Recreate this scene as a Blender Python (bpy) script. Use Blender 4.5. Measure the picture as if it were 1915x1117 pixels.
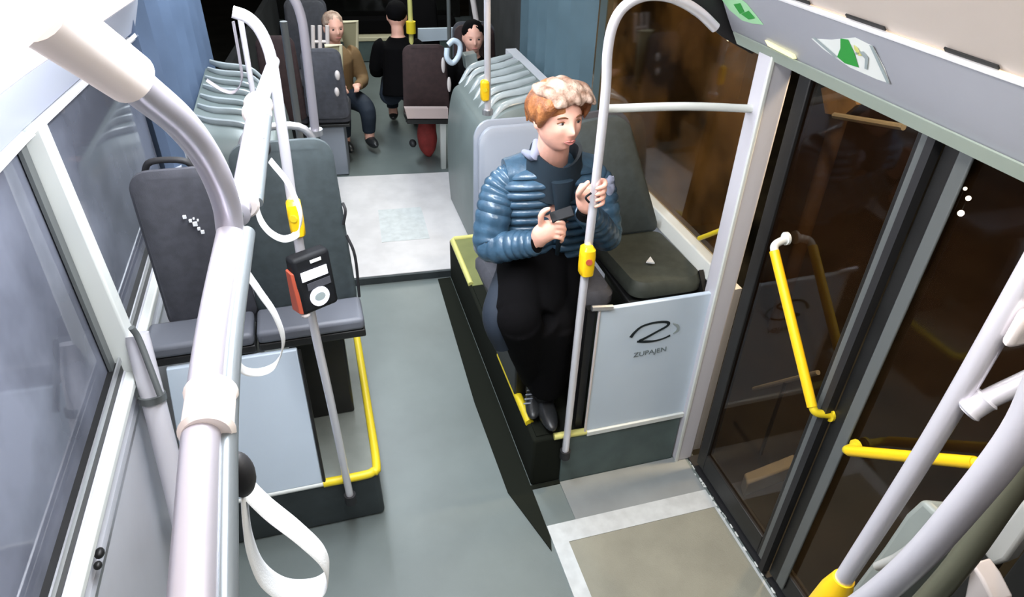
import bpy, bmesh, math, random
from mathutils import Vector, Matrix
from mathutils.noise import noise
random.seed(7)
S = bpy.context.scene
for o in list(bpy.data.objects): bpy.data.objects.remove(o)
COL = S.collection
PI = math.pi

# ------------------------------------------------------------------ camera
YAW, PITCH, ROLL, FPX, CAMH = 0.29688, 0.60838, -0.03067, 1261.9, 2.35
cy, sy, cp, sp, cr, sr = math.cos(YAW), math.sin(YAW), math.cos(PITCH), math.sin(PITCH), math.cos(ROLL), math.sin(ROLL)
FW = Vector((sy*cp, cy*cp, -sp)); RT = Vector((cy, -sy, 0)); DN = FW.cross(RT)
RT2 = cr*RT + sr*DN; DN2 = -sr*RT + cr*DN
CAMP = Vector((0, 0, CAMH))
cd = bpy.data.cameras.new('camera'); cam = bpy.data.objects.new('camera', cd); COL.objects.link(cam)
cd.sensor_fit = 'HORIZONTAL'; cd.sensor_width = 36; cd.lens = FPX/1915*36; cd.clip_start = 0.02; cd.clip_end = 200
cam.matrix_world = Matrix(((RT2.x, -DN2.x, -FW.x, 0), (RT2.y, -DN2.y, -FW.y, 0), (RT2.z, -DN2.z, -FW.z, CAMH), (0, 0, 0, 1)))
S.camera = cam
S.view_settings.view_transform = 'Standard'; S.view_settings.look = 'None'
S.view_settings.gamma = 1; S.view_settings.use_curve_mapping = False
S.view_settings.exposure = 0.35

def at(px, py, ax, v):
    """world point seen at a pixel of the photograph, lying on the plane x / y / z = v"""
    q = RT2*((px-957.5)/FPX) + DN2*((py-558.5)/FPX) + FW
    i = 'xyz'.index(ax)
    return CAMP + q*((v-CAMP[i])/q[i])
def att(px, py, t):
    q = RT2*((px-957.5)/FPX) + DN2*((py-558.5)/FPX) + FW
    return CAMP + q*t

# ------------------------------------------------------------------ world and lights
w = bpy.data.worlds.new('world'); S.world = w; w.use_nodes = True
w.node_tree.nodes['Background'].inputs[0].default_value = (0.010, 0.009, 0.007, 1)
w.node_tree.nodes['Background'].inputs[1].default_value = 1.0
def area(name, loc, size, power, color, rot=(0, 0, 0)):
    l = bpy.data.lights.new(name, 'AREA'); l.shape = 'RECTANGLE'; l.size, l.size_y = size; l.energy = power; l.color = color
    o = bpy.data.objects.new(name, l); o.location = loc; o.rotation_euler = rot; COL.objects.link(o); return o
area('ceiling_lamp_light', (0.04, 1.55, 2.33), (0.22, 1.6), 42, (0.88, 0.93, 1.0), (0, 0, 0))
area('ceiling_lamp_light', (0.95, 2.7, 2.38), (0.22, 1.6), 24, (1.0, 0.97, 0.92), (0, 0, 0))
area('ceiling_lamp_light', (0.05, 4.3, 2.38), (0.3, 1.6), 40, (0.85, 0.93, 1.0), (0, 0, 0))
area('ceiling_lamp_light', (0.85, 7.0, 2.38), (0.5, 2.6), 34, (0.97, 1.0, 0.95), (0, 0, 0))
pl = bpy.data.lights.new('outside_fill_light', 'POINT'); pl.energy = 170; pl.color = (1.0, 0.75, 0.45); pl.shadow_soft_size = 0.1  # fill light added outside the door for board, kerb and rod; no lamp seen
po = bpy.data.objects.new('outside_fill_light', pl); po.location = (2.1, 1.7, 2.6); COL.objects.link(po)
area('ceiling_lamp_light', (0.75, 0.55, 2.38), (0.3, 0.8), 13, (1.0, 0.97, 0.90), (0, 0, 0))

# ------------------------------------------------------------------ materials
def mat(name, col, rough=0.5, metal=0.0, noise_amt=0.0, scale=8.0, bump=0.0, bscale=60.0, emit=None, estr=0, trans=0, alpha=None, spec=None, col2=None, coat=0):
    m = bpy.data.materials.new(name); m.use_nodes = True; nt = m.node_tree; b = nt.nodes['Principled BSDF']
    b.inputs['Base Color'].default_value = (*col, 1); b.inputs['Roughness'].default_value = rough; b.inputs['Metallic'].default_value = metal
    if coat: b.inputs['Coat Weight'].default_value = coat
    if spec is not None: b.inputs['Specular IOR Level'].default_value = spec
    tc = nt.nodes.new('ShaderNodeTexCoord')
    if noise_amt or col2:
        n = nt.nodes.new('ShaderNodeTexNoise'); n.inputs['Scale'].default_value = scale; n.inputs['Detail'].default_value = 5
        nt.links.new(tc.outputs['Object'], n.inputs['Vector'])
        r = nt.nodes.new('ShaderNodeValToRGB'); r.color_ramp.elements[0].position = 0.35; r.color_ramp.elements[1].position = 0.65
        c2 = col2 or tuple(min(1, c*(1+noise_amt)) for c in col); c1 = col if col2 else tuple(c*(1-noise_amt) for c in col)
        r.color_ramp.elements[0].color = (*c1, 1); r.color_ramp.elements[1].color = (*c2, 1)
        nt.links.new(n.outputs['Fac'], r.inputs[0]); nt.links.new(r.outputs[0], b.inputs['Base Color'])
    if bump:
        n2 = nt.nodes.new('ShaderNodeTexNoise'); n2.inputs['Scale'].default_value = bscale; n2.inputs['Detail'].default_value = 3
        nt.links.new(tc.outputs['Object'], n2.inputs['Vector'])
        bp = nt.nodes.new('ShaderNodeBump'); bp.inputs['Strength'].default_value = bump; bp.inputs['Distance'].default_value = 0.01
        nt.links.new(n2.outputs['Fac'], bp.inputs['Height']); nt.links.new(bp.outputs[0], b.inputs['Normal'])
    if emit: b.inputs['Emission Color'].default_value = (*emit, 1); b.inputs['Emission Strength'].default_value = estr
    return m
def glass(name, tint, film, filmcol, rough=0.05, lo=0.5):
    """window pane: clear tinted glass with a patchy diffuse film and a mirror sheen"""
    m = bpy.data.materials.new(name); m.use_nodes = True; nt = m.node_tree; nt.nodes.clear()
    out = nt.nodes.new('ShaderNodeOutputMaterial'); tr = nt.nodes.new('ShaderNodeBsdfTransparent'); tr.inputs[0].default_value = (*tint, 1)
    gl = nt.nodes.new('ShaderNodeBsdfGlossy'); gl.inputs['Roughness'].default_value = rough; gl.inputs[0].default_value = (0.9, 0.9, 0.9, 1)
    df = nt.nodes.new('ShaderNodeBsdfDiffuse'); tc = nt.nodes.new('ShaderNodeTexCoord'); n = nt.nodes.new('ShaderNodeTexNoise')
    n.inputs['Scale'].default_value = 2.6; n.inputs['Detail'].default_value = 4; nt.links.new(tc.outputs['Object'], n.inputs['Vector'])
    r = nt.nodes.new('ShaderNodeValToRGB'); r.color_ramp.elements[0].position = 0.38; r.color_ramp.elements[1].position = 0.66
    r.color_ramp.elements[0].color = (*[c*lo for c in filmcol], 1); r.color_ramp.elements[1].color = (*filmcol, 1)
    nt.links.new(n.outputs['Fac'], r.inputs[0]); nt.links.new(r.outputs[0], df.inputs[0])
    m1 = nt.nodes.new('ShaderNodeMixShader'); m1.inputs[0].default_value = film
    nt.links.new(tr.outputs[0], m1.inputs[1]); nt.links.new(df.outputs[0], m1.inputs[2])
    fr = nt.nodes.new('ShaderNodeFresnel'); fr.inputs[0].default_value = 1.38
    ge = nt.nodes.new('ShaderNodeNewGeometry'); su = nt.nodes.new('ShaderNodeMath'); su.operation = 'SUBTRACT'; su.inputs[0].default_value = 1.0
    nt.links.new(ge.outputs['Backfacing'], su.inputs[1]); mu = nt.nodes.new('ShaderNodeMath'); mu.operation = 'MULTIPLY'
    nt.links.new(fr.outputs[0], mu.inputs[0]); nt.links.new(su.outputs[0], mu.inputs[1])
    m2 = nt.nodes.new('ShaderNodeMixShader'); nt.links.new(mu.outputs[0], m2.inputs[0]); nt.links.new(m1.outputs[0], m2.inputs[1]); nt.links.new(gl.outputs[0], m2.inputs[2])
    nt.links.new(m2.outputs[0], out.inputs[0]); return m

M = {}
M['floor'] = mat('floor_vinyl', (0.155, 0.185, 0.180), 0.38, noise_amt=0.10, scale=2.5, bump=0.05, bscale=300)
M['ramp'] = mat('ramp_tread', (0.27, 0.265, 0.21), 0.7, noise_amt=0.10, scale=5, bump=0.25, bscale=260)
M['strip'] = mat('white_floor_strip', (0.55, 0.58, 0.58), 0.5, noise_amt=0.08, scale=20)
M['plate'] = mat('turntable_plate', (0.60, 0.58, 0.58), 0.42, noise_amt=0.08, scale=6)
M['podium'] = mat('podium_face', (0.035, 0.045, 0.048), 0.6, noise_amt=0.15, scale=12)
M['podium_teal'] = mat('podium_teal', (0.085, 0.120, 0.115), 0.6, noise_amt=0.12, scale=8)
M['podium_top'] = mat('podium_top', (0.20, 0.22, 0.20), 0.6, noise_amt=0.1, scale=8)
M['olive_top'] = mat('olive_top', (0.17, 0.19, 0.06), 0.6, noise_amt=0.1, scale=8)
M['yellow'] = mat('yellow_edge', (0.80, 0.62, 0.02), 0.45)
M['yellow_pale'] = mat('yellow_pale', (0.68, 0.66, 0.22), 0.5)
M['yellow_lacquer'] = mat('yellow_lacquer', (0.95, 0.60, 0.01), 0.35)
M['panel'] = mat('panel_white', (0.60, 0.70, 0.80), 0.4, noise_amt=0.03, scale=3)
M['panel_edge'] = mat('panel_edge', (0.72, 0.75, 0.72), 0.4)
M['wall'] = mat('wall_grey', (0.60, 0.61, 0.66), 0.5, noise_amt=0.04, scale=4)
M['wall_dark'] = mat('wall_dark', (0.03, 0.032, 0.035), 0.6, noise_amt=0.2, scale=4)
M['pillar'] = mat('pillar_paint', (0.62, 0.61, 0.66), 0.35)
M['frame_dark'] = mat('frame_dark', (0.012, 0.012, 0.012), 0.45, noise_amt=0.2, scale=9)
M['frame_grey'] = mat('frame_grey', (0.11, 0.12, 0.12), 0.4)
M['alu'] = mat('aluminium', (0.55, 0.56, 0.58), 0.35, 0.8)
M['chrome'] = mat('brushed_steel', (0.86, 0.85, 0.90), 0.25, 0.45)
M['steel_soft'] = mat('satin_steel', (0.47, 0.45, 0.50), 0.32, 0.5)
M['rubber'] = mat('rubber', (0.015, 0.015, 0.017), 0.6)
M['white_plastic'] = mat('white_plastic', (0.66, 0.60, 0.58), 0.45)
M['strap'] = mat('strap_webbing', (0.70, 0.72, 0.73), 0.7, bump=0.1, bscale=400)
M['seat'] = mat('seat_fabric', (0.062, 0.064, 0.078), 0.75, noise_amt=0.12, scale=30, bump=0.1, bscale=300)
M['seat_teal'] = mat('seat_fabric_teal', (0.055, 0.072, 0.078), 0.7, noise_amt=0.12, scale=30)
M['seat_shell'] = mat('seat_shell', (0.26, 0.29, 0.34), 0.45)
M['seat_green'] = mat('seat_cushion_green', (0.045, 0.052, 0.042), 0.6, noise_amt=0.15, scale=25)
M['seat_red'] = mat('seat_fabric_brown', (0.035, 0.018, 0.018), 0.8, noise_amt=0.2, scale=30)
M['seat_base'] = mat('seat_base', (0.50, 0.40, 0.38), 0.6)
M['hood'] = mat('joint_hood', (0.17, 0.205, 0.20), 0.38, noise_amt=0.06, scale=4)
M['pleat'] = mat('joint_pleat', (0.42, 0.46, 0.47), 0.18, noise_amt=0.1, scale=8)
M['bellows'] = mat('bellows_fabric', (0.130, 0.185, 0.290), 0.55, noise_amt=0.12, scale=3)
M['bellows_r'] = mat('bellows_fabric_teal', (0.090, 0.150, 0.185), 0.55, noise_amt=0.12, scale=3)
M['header'] = mat('header_plastic', (0.36, 0.37, 0.41), 0.42, noise_amt=0.03, scale=3)
M['header_lip'] = mat('header_lip', (0.36, 0.42, 0.36), 0.42)
M['ceil_panel'] = mat('ceiling_panel', (0.82, 0.72, 0.64), 0.5, noise_amt=0.03, scale=2)
M['seam'] = mat('seam_white', (0.78, 0.78, 0.80), 0.35)
M['cove'] = mat('cove_plastic', (0.58, 0.62, 0.74), 0.4)
M['diffuser'] = mat('lamp_diffuser', (0.9, 0.85, 0.83), 0.5, emit=(1.0, 0.88, 0.85), estr=0.78)
M['green'] = mat('sticker_green', (0.035, 0.33, 0.055), 0.5)
M['green_pale'] = mat('sticker_pale_green', (0.40, 0.74, 0.42), 0.5)
M['white'] = mat('white_print', (0.80, 0.83, 0.80), 0.5)
M['black'] = mat('black_plastic', (0.008, 0.009, 0.011), 0.6, spec=0.25)
M['ink'] = mat('black_ink', (0.012, 0.02, 0.025), 0.5)
M['ink_grey'] = mat('grey_ink', (0.14, 0.18, 0.20), 0.5)
M['ink_pale'] = mat('pale_ink', (0.33, 0.39, 0.40), 0.5)
M['red_plastic'] = mat('red_plastic', (0.55, 0.10, 0.05), 0.45)
M['screen'] = mat('lit_screen', (0.8, 0.8, 0.85), 0.3, emit=(0.85, 0.88, 1.0), estr=0.9)
M['skin'] = mat('skin', (0.86, 0.47, 0.36), 0.5, noise_amt=0.06, scale=20)
M['lips'] = mat('lips', (0.48, 0.17, 0.15), 0.45)
M['eye'] = mat('eye_white', (0.55, 0.50, 0.48), 0.2)
M['iris'] = mat('iris', (0.03, 0.03, 0.03), 0.2)
M['brow'] = mat('brow_hair', (0.22, 0.09, 0.04), 0.8)
M['hair'] = mat('ginger_hair', (0.42, 0.16, 0.05), 0.55, col2=(0.15, 0.05, 0.018), scale=26, bump=0.5, bscale=90)
M['hair_top'] = mat('fair_hair', (0.58, 0.43, 0.34), 0.6, col2=(0.20, 0.10, 0.06), scale=22, bump=0.5, bscale=90)
M['jacket'] = mat('quilted_nylon', (0.042, 0.092, 0.148), 0.28, noise_amt=0.2, scale=25, bump=0.15, bscale=60)
M['jacket_dark'] = mat('jacket_collar', (0.010, 0.022, 0.034), 0.6)
M['scarf'] = mat('grey_fleece', (0.25, 0.27, 0.36), 0.8)
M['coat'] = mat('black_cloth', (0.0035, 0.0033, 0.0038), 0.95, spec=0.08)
M['sleeve'] = mat('sleeve_plastic', (0.92, 0.84, 0.80), 0.45)
M['profile'] = mat('dark_profile', (0.16, 0.18, 0.19), 0.3, 0.4)
M['steel_light'] = mat('light_satin_steel', (0.74, 0.72, 0.78), 0.34, 0.4)
M['rail_grey'] = mat('seat_rail_grey', (0.13, 0.14, 0.165), 0.5)
M['skirt'] = mat('podium_black_and_shade', (0.012, 0.014, 0.010), 0.9, spec=0.1)  # black of the podium box and cover, also of the painted floor shade
M['tan'] = mat('tan_reflection', (0.45, 0.30, 0.14), 0.8, noise_amt=0.3, scale=9)
M['tan_dark'] = mat('tan_post', (0.10, 0.06, 0.03), 0.8)
M['shoe'] = mat('shoe_leather', (0.02, 0.022, 0.024), 0.35)
M['jeans'] = mat('dark_blue_trousers', (0.010, 0.018, 0.032), 0.8)
M['red_bag'] = mat('red_cloth', (0.42, 0.055, 0.05), 0.7, noise_amt=0.2, scale=12)
M['cream'] = mat('cream_paint', (0.62, 0.58, 0.40), 0.5)
M['olive_panel'] = mat('olive_panel', (0.30, 0.28, 0.17), 0.6)
M['glass_l'] = glass('window_glass_left', (0.75, 0.8, 0.9), 0.74, (0.27, 0.29, 0.36))
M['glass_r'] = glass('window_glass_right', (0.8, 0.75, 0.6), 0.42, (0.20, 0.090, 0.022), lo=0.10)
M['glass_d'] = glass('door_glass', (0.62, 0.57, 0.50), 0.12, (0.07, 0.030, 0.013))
M['glass_b'] = glass('rear_glass', (0.5, 0.5, 0.5), 0.10, (0.06, 0.06, 0.06))
M['asphalt'] = mat('asphalt', (0.030, 0.028, 0.022), 0.9, noise_amt=0.4, scale=3)
M['kerb'] = mat('kerb_stone', (0.60, 0.60, 0.56), 0.9)
M['lamp'] = mat('street_lamp_bulb', (1, 1, 1), 0.5, emit=(0.95, 0.97, 1.0), estr=6)
M['console'] = mat('console_grey', (0.26, 0.29, 0.27), 0.4, noise_amt=0.05, scale=5)
M['console_light'] = mat('console_light', (0.48, 0.49, 0.47), 0.35)

# ------------------------------------------------------------------ helpers
def world_origin(o):
    v = Vector((0, 0, 0))
    while o is not None: v = v + o.location; o = o.parent
    return v
def thing(name, label, cat, loc=(0, 0, 0), group=None):
    o = bpy.data.objects.new(name, None); COL.objects.link(o); o.location = loc; o.empty_display_size = 0.1
    o['label'] = label; o['category'] = cat
    if group: o['group'] = group
    return o
def tag(o, label=None, cat=None, group=None, kind=None):
    if label: o['label'] = label
    if cat: o['category'] = cat
    if group: o['group'] = group
    if kind: o['kind'] = kind
    return o
def smooth_path(pts, n=8):
    P = [Vector(p) for p in pts]; out = []
    for i in range(len(P)-1):
        p0 = P[i-1] if i else P[0]*2-P[1]; p1 = P[i]; p2 = P[i+1]; p3 = P[i+2] if i+2 < len(P) else P[-1]*2-P[-2]
        for k in range(n):
            t = k/n
            out.append(0.5*((2*p1)+(p2-p0)*t+(2*p0-5*p1+4*p2-p3)*t*t+(3*p1-3*p2+p3-p0)*t**3))
    out.append(P[-1]); return out
class B:
    def __init__(s): s.bm = bmesh.new()
    def loft(s, rings, cap=True):
        R = [[s.bm.verts.new(p) for p in r] for r in rings]; n = len(R[0])
        for a, b in zip(R, R[1:]):
            for i in range(n): s.bm.faces.new((a[i], a[(i+1) % n], b[(i+1) % n], b[i]))
        if cap: s.bm.faces.new(R[0][::-1]); s.bm.faces.new(R[-1])
        return s
    def tube(s, pts, r, n=16, sm=0, flat=1.0, up=None, cap=True):
        P = smooth_path(pts, sm) if sm else [Vector(p) for p in pts]
        rs = r if isinstance(r, (list, tuple)) else [r]*len(pts)
        if len(rs) != len(P):
            m = len(rs)-1; rs = [rs[min(m, int(i/(len(P)-1)*m))] + (rs[min(m, int(i/(len(P)-1)*m)+1)]-rs[min(m, int(i/(len(P)-1)*m))])*((i/(len(P)-1)*m) % 1) for i in range(len(P))]
        nrm = None; rings = []
        for i, p in enumerate(P):
            t = (P[min(i+1, len(P)-1)]-P[max(i-1, 0)]).normalized()
            if up is not None: nrm = Vector(up) - t*t.dot(Vector(up)); nrm.normalize()
            elif nrm is None: nrm = t.orthogonal().normalized()
            else: nrm = (nrm - t*t.dot(nrm)).normalized()
            bn = t.cross(nrm); rr = rs[i]
            rings.append([p + nrm*rr*flat*math.cos(a) + bn*rr*math.sin(a) for a in (2*PI*k/n for k in range(n))])
        return s.loft(rings, cap)
    def cyl(s, a, b, r, n=20): return s.tube([a, b], r, n)
    def box(s, lo, hi):
        lo, hi = Vector(lo), Vector(hi)
        x0, x1 = sorted((lo.x, hi.x)); y0, y1 = sorted((lo.y, hi.y)); z0, z1 = sorted((lo.z, hi.z))
        V = [s.bm.verts.new(p) for p in ((x0, y0, z0), (x1, y0, z0), (x1, y1, z0), (x0, y1, z0), (x0, y0, z1), (x1, y0, z1), (x1, y1, z1), (x0, y1, z1))]
        for f in ((0, 3, 2, 1), (4, 5, 6, 7), (0, 1, 5, 4), (1, 2, 6, 5), (2, 3, 7, 6), (3, 0, 4, 7)): s.bm.faces.new([V[i] for i in f])
        return s
    def hexa(s, b, t):
        """eight free corners: b, t = bottom and top quads in the same order"""
        V = [s.bm.verts.new(p) for p in list(b)+list(t)]
        for f in ((0, 3, 2, 1), (4, 5, 6, 7), (0, 1, 5, 4), (1, 2, 6, 5), (2, 3, 7, 6), (3, 0, 4, 7)): s.bm.faces.new([V[i] for i in f])
        return s
    def slab(s, poly, d):
        d = Vector(d); A = [s.bm.verts.new(Vector(p)) for p in poly]; Bv = [s.bm.verts.new(Vector(p)+d) for p in poly]; n = len(A)
        s.bm.faces.new(A); s.bm.faces.new(Bv[::-1])
        for i in range(n): s.bm.faces.new((A[i], Bv[i], Bv[(i+1) % n], A[(i+1) % n]))
        return s
    def ell(s, c, r, rot=None, n=20, m=14, f=None):
        c = Vector(c); rot = rot or Matrix.Identity(3); rings = []
        for j in range(1, m):
            ph = PI*j/m; ring = []
            for i in range(n):
                th = 2*PI*i/n; v = Vector((r[0]*math.sin(ph)*math.cos(th), r[1]*math.sin(ph)*math.sin(th), r[2]*math.cos(ph)))
                if f: v = f(v)
                ring.append(c+rot @ v)
            rings.append(ring)
        return s.loft(rings)
    def build(s, name, m, parent=None, bevel=0, smooth=True, remesh=0, sub=0, seg=3):
        bmesh.ops.recalc_face_normals(s.bm, faces=s.bm.faces)
        org = world_origin(parent) if parent is not None else None
        if org is None:
            vs = [v.co for v in s.bm.verts]
            org = Vector(((min(v.x for v in vs)+max(v.x for v in vs))/2, (min(v.y for v in vs)+max(v.y for v in vs))/2, min(v.z for v in vs)))
            loc = org
        else: loc = Vector((0, 0, 0))
        for v in s.bm.verts: v.co -= org
        me = bpy.data.meshes.new(name); s.bm.to_mesh(me); s.bm.free()
        o = bpy.data.objects.new(name, me); COL.objects.link(o); o.location = loc
        if parent is not None: o.parent = parent
        me.materials.append(M[m] if isinstance(m, str) else m)
        if bevel:
            b = o.modifiers.new('bevel', 'BEVEL'); b.width = bevel; b.segments = seg; b.limit_method = 'ANGLE'; b.angle_limit = 0.6
        if remesh:
            r = o.modifiers.new('remesh', 'REMESH'); r.mode = 'VOXEL'; r.voxel_size = remesh; r.use_smooth_shade = True
            k = o.modifiers.new('smooth', 'SMOOTH'); k.factor = 0.5; k.iterations = 4
        if sub:
            d = o.modifiers.new('subdivision', 'SUBSURF'); d.levels = d.render_levels = sub
        if smooth:
            me.shade_smooth()
            if not sub and not remesh:
                try: me.set_sharp_from_angle(angle=0.7)
                except Exception: pass
        return o
def struct(name, b, m, parent=None, **k):
    o = b.build(name, m, parent, **k)
    if parent is None: o['kind'] = 'structure'
    return o
def text_part(name, body, size, mtx, m, parent, ext=0.0006):
    cu = bpy.data.curves.new(name, 'FONT'); cu.body = body; cu.size = size; cu.extrude = ext; cu.align_x = 'CENTER'
    t = bpy.data.objects.new(name+'_curve', cu); COL.objects.link(t)
    dg = bpy.context.evaluated_depsgraph_get(); me = bpy.data.meshes.new_from_object(t.evaluated_get(dg)); bpy.data.objects.remove(t)
    me.transform(mtx); me.transform(Matrix.Translation(-world_origin(parent)))
    me.materials.clear(); me.materials.append(M[m]); o = bpy.data.objects.new(name, me); COL.objects.link(o); o.parent = parent; return o

XL, XR = -0.70, 1.42          # side walls of the front car
YP = 1.82                     # front faces of the two wheel-arch podiums
RA = math.radians(6.3)        # the rear car is swung round the joint by this angle
RO = Vector((0.39, 5.15, 0))
def rr(x, y, z=0): return RO + Vector((x*math.cos(RA)+y*math.sin(RA), -x*math.sin(RA)+y*math.cos(RA), z))

# ------------------------------------------------------------------ floor, walls, ceiling
b = B(); b.box((XL, -0.6, -0.12), (XR+0.03, 5.06, 0))
struct('floor', b, 'floor')
b = B(); b.slab([rr(-1.07, -0.05, -0.12), rr(1.25, -0.05, -0.12), rr(1.25, 3.9, -0.12), rr(-1.07, 3.9, -0.12)], (0, 0, 0.115))
struct('floor_rear', b, 'floor')
# left wall below and above the windows, with the sloping sill board
b = B(); b.box((XL-0.08, -0.6, 0), (XL, 5.0, 0.90)); struct('wall_left', b, 'wall')
b = B(); b.box((XR, YP+0.02, 0), (XR+0.08, 5.0, 0.90)); b.box((XR, 3.05, 0.9), (XR+0.08, 5.0, 1.0)); struct('wall_right', b, 'wall')
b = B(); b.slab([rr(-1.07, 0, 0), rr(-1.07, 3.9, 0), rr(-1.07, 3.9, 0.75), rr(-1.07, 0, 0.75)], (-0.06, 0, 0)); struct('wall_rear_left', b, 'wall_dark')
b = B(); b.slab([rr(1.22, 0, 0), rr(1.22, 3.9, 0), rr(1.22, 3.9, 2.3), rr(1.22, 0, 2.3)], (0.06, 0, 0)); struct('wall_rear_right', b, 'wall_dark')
b = B(); b.slab([rr(-1.1, 3.62, 0), rr(1.25, 3.62, 0), rr(1.25, 3.7, 0), rr(-1.1, 3.7, 0)], (0, 0, 0.42)); struct('wall_back', b, 'podium')
b = B(); b.slab([rr(-1.1, 3.62, 1.2), rr(1.25, 3.62, 1.2), rr(1.25, 3.7, 1.2), rr(-1.1, 3.7, 1.2)], (0, 0, 1.2)); struct('wall_back', b, 'wall_dark')
b = B(); b.box((XL-0.1, -0.6, 0), (XR+0.1, -0.66, 2.45)); struct('wall_front', b, 'wall_dark')
b = B(); b.box((-0.14, -0.6, 2.43), (1.0, 5.06, 2.50)); struct('ceiling', b, 'ceil_panel')
b = B(); b.slab([rr(-1.1, -0.05, 2.43), rr(1.1, -0.05, 2.43), rr(1.1, 3.7, 2.43), rr(-1.1, 3.7, 2.43)], (0, 0, 0.06)); struct('ceiling_rear', b, 'ceil_panel')
def sect(prof, y0, y1, thick, ny=1, dip=None):
    """a profile in x, z swept along y (a list of outer points, thickened outward)"""
    bb = B(); rings = []
    for k in range(ny+1):
        y = y0+(y1-y0)*k/ny; dz = dip(y) if dip else 0
        rings.append([(x, y, z+dz) for x, z in prof]+[(x+thick[0], y, z+thick[1]+dz) for x, z in reversed(prof)])
    return bb.loft(rings)
def dip(y): return -0.075*max(0.0, y-1.7)
struct('trim_1', sect([(XL, 1.725), (-0.685, 1.765), (-0.66, 1.83), (-0.655, 1.85)], -0.6, 3.35, (-0.05, 0.0), 16, dip), 'cove')
struct('trim_2', sect([(XL+0.012, 1.725), (XL+0.018, 1.71), (XL-0.0, 1.70), (XL-0.02, 1.71)], -0.6, 3.3, (-0.01, -0.012), 16, dip), 'seam')
# blown-out lamp cover that slopes from the cove up to the middle of the ceiling
t = thing('ceiling_light', 'long glowing pinkish white lamp cover sloping over the left windows', 'light', (-0.4, 1.2, 1.86))
sect([(-0.655, 1.853), (-0.50, 2.00), (-0.32, 2.14), (-0.14, 2.25)], -0.55, 3.35, (-0.01, 0.03), 16, dip).build('lamp_cover', 'diffuser', t)
sect([(-0.14, 2.25), (-0.13, 2.26), (-0.13, 2.44)], -0.55, 3.35, (-0.01, 0.0), 4).build('end_strip', 'diffuser', t)
# right header over the door and the panel above its seam
struct('trim_3', sect([(1.425, 1.79), (1.395, 1.785), (1.365, 1.80), (1.34, 1.83), (1.315, 1.87), (1.28, 1.93), (1.25, 1.985)], -0.5, 2.02, (0.08, 0.03), 8), 'header')
struct('trim_4', sect([(1.40, 1.782), (1.362, 1.795), (1.338, 1.828), (1.333, 1.826), (1.357, 1.788), (1.398, 1.775)], -0.5, 2.00, (0.003, -0.001), 8), 'header_lip')
b = B(); b.tube([(1.248, -0.5, 1.992), (1.248, 2.02, 1.992)], 0.007, 8); struct('trim_5', b, 'seam')
struct('ceiling_right', sect([(1.255, 1.998), (1.15, 2.09), (1.02, 2.19), (0.9, 2.28), (0.86, 2.44)], -0.5, 3.3, (0.03, 0.03), 8), 'ceil_panel')
for y in (0.62, 0.98, 1.28, 1.55):
    b = B(); b.slab([(1.243, y, 2.004), (1.243, y+0.13, 2.004), (1.236, y+0.13, 2.011), (1.236, y, 2.011)], (-0.002, 0, -0.003)); o = b.build('vent_slot', 'frame_dark')
    tag(o, 'dark slot in the header seam ' + {0.62: 'nearest the right picture edge', 0.98: 'above the far half of the front door leaf', 1.28: 'just right above the large green sticker', 1.55: 'topmost, between the two green stickers'}[y], 'vent slot', 'slots along the header seam')

# ------------------------------------------------------------------ left windows
t = None
def left_window(n, y0, y1):
    w = B(); w.box((XL-0.045, y0, 0.93), (XL-0.035, y1, 1.76)); o = struct('window_%d' % n, w, 'glass_l')
left_window(1, -0.5, 1.93); left_window(2, 1.95, 3.25)
b = B(); b.box((XL-0.06, -0.6, 0.900), (XL-0.005, 3.3, 0.935)); struct('trim_6', b, 'frame_dark')
b = B(); b.box((XL-0.02, -0.6, 0.865), (XL+0.03, 3.3, 0.893)); struct('trim_7', b, 'panel_edge', bevel=0.006)
b = B(); b.box((XL-0.01, -0.6, 0.76), (XL+0.012, 3.3, 0.775)); struct('trim_8', b, 'alu')
b = B(); b.box((XL-0.005, -0.6, 0.937), (XL+0.0, 3.3, 0.957)); struct('trim_9', b, 'alu')
t = thing('window_post', 'pale grey upright post between the two left windows', 'post', (XL+0.02, 1.92, 0.74))
b = B(); b.hexa([(XL-0.03, 1.90, 0.74), (XL+0.05, 1.90, 0.74), (XL+0.05, 1.975, 0.74), (XL-0.03, 1.975, 0.74)], [(XL-0.03, 1.905, 1.70), (XL+0.025, 1.905, 1.70), (XL+0.025, 1.96, 1.70), (XL-0.03, 1.96, 1.70)]); b.build('post_body', 'panel_edge', t, bevel=0.008)
b = B(); b.box((XL-0.03, 1.86, 0.93), (XL-0.02, 1.90, 1.68)); b.build('rubber_gasket', 'frame_grey', t)
t = thing('wall_tube', 'pale padded tube sloping down the left wall under the window post', 'tube', (XL+0.07, 1.9, 0.2))
b = B(); b.tube([at(255, 625, 'x', XL+0.06), at(290, 760, 'x', XL+0.07), at(325, 900, 'x', XL+0.08), at(345, 985, 'x', XL+0.09)], 0.036, 16, 6); b.build('tube_body', 'pillar', t)
b = B(); p0 = at(284, 738, 'x', XL+0.07); p1 = at(287, 750, 'x', XL+0.07); b.tube([p0, p1], 0.041, 16); b.build('clamp_ring', 'frame_grey', t)
b = B(); b.tube([at(246, 613, 'x', XL+0.07), at(262, 640, 'x', XL+0.08), at(300, 740, 'x', XL+0.11)], 0.010, 10, 4); b.build('edge_pipe', 'frame_grey', t)
b = B(); b.ell(at(186, 1035, 'x', XL+0.02), (0.012, 0.016, 0.012), n=12, m=8); b.ell(at(183, 1058, 'x', XL+0.02), (0.010, 0.012, 0.010), n=12, m=8)
b.build('wall_knob', 'frame_dark', bpy.data.objects['wall_left'])

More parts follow.
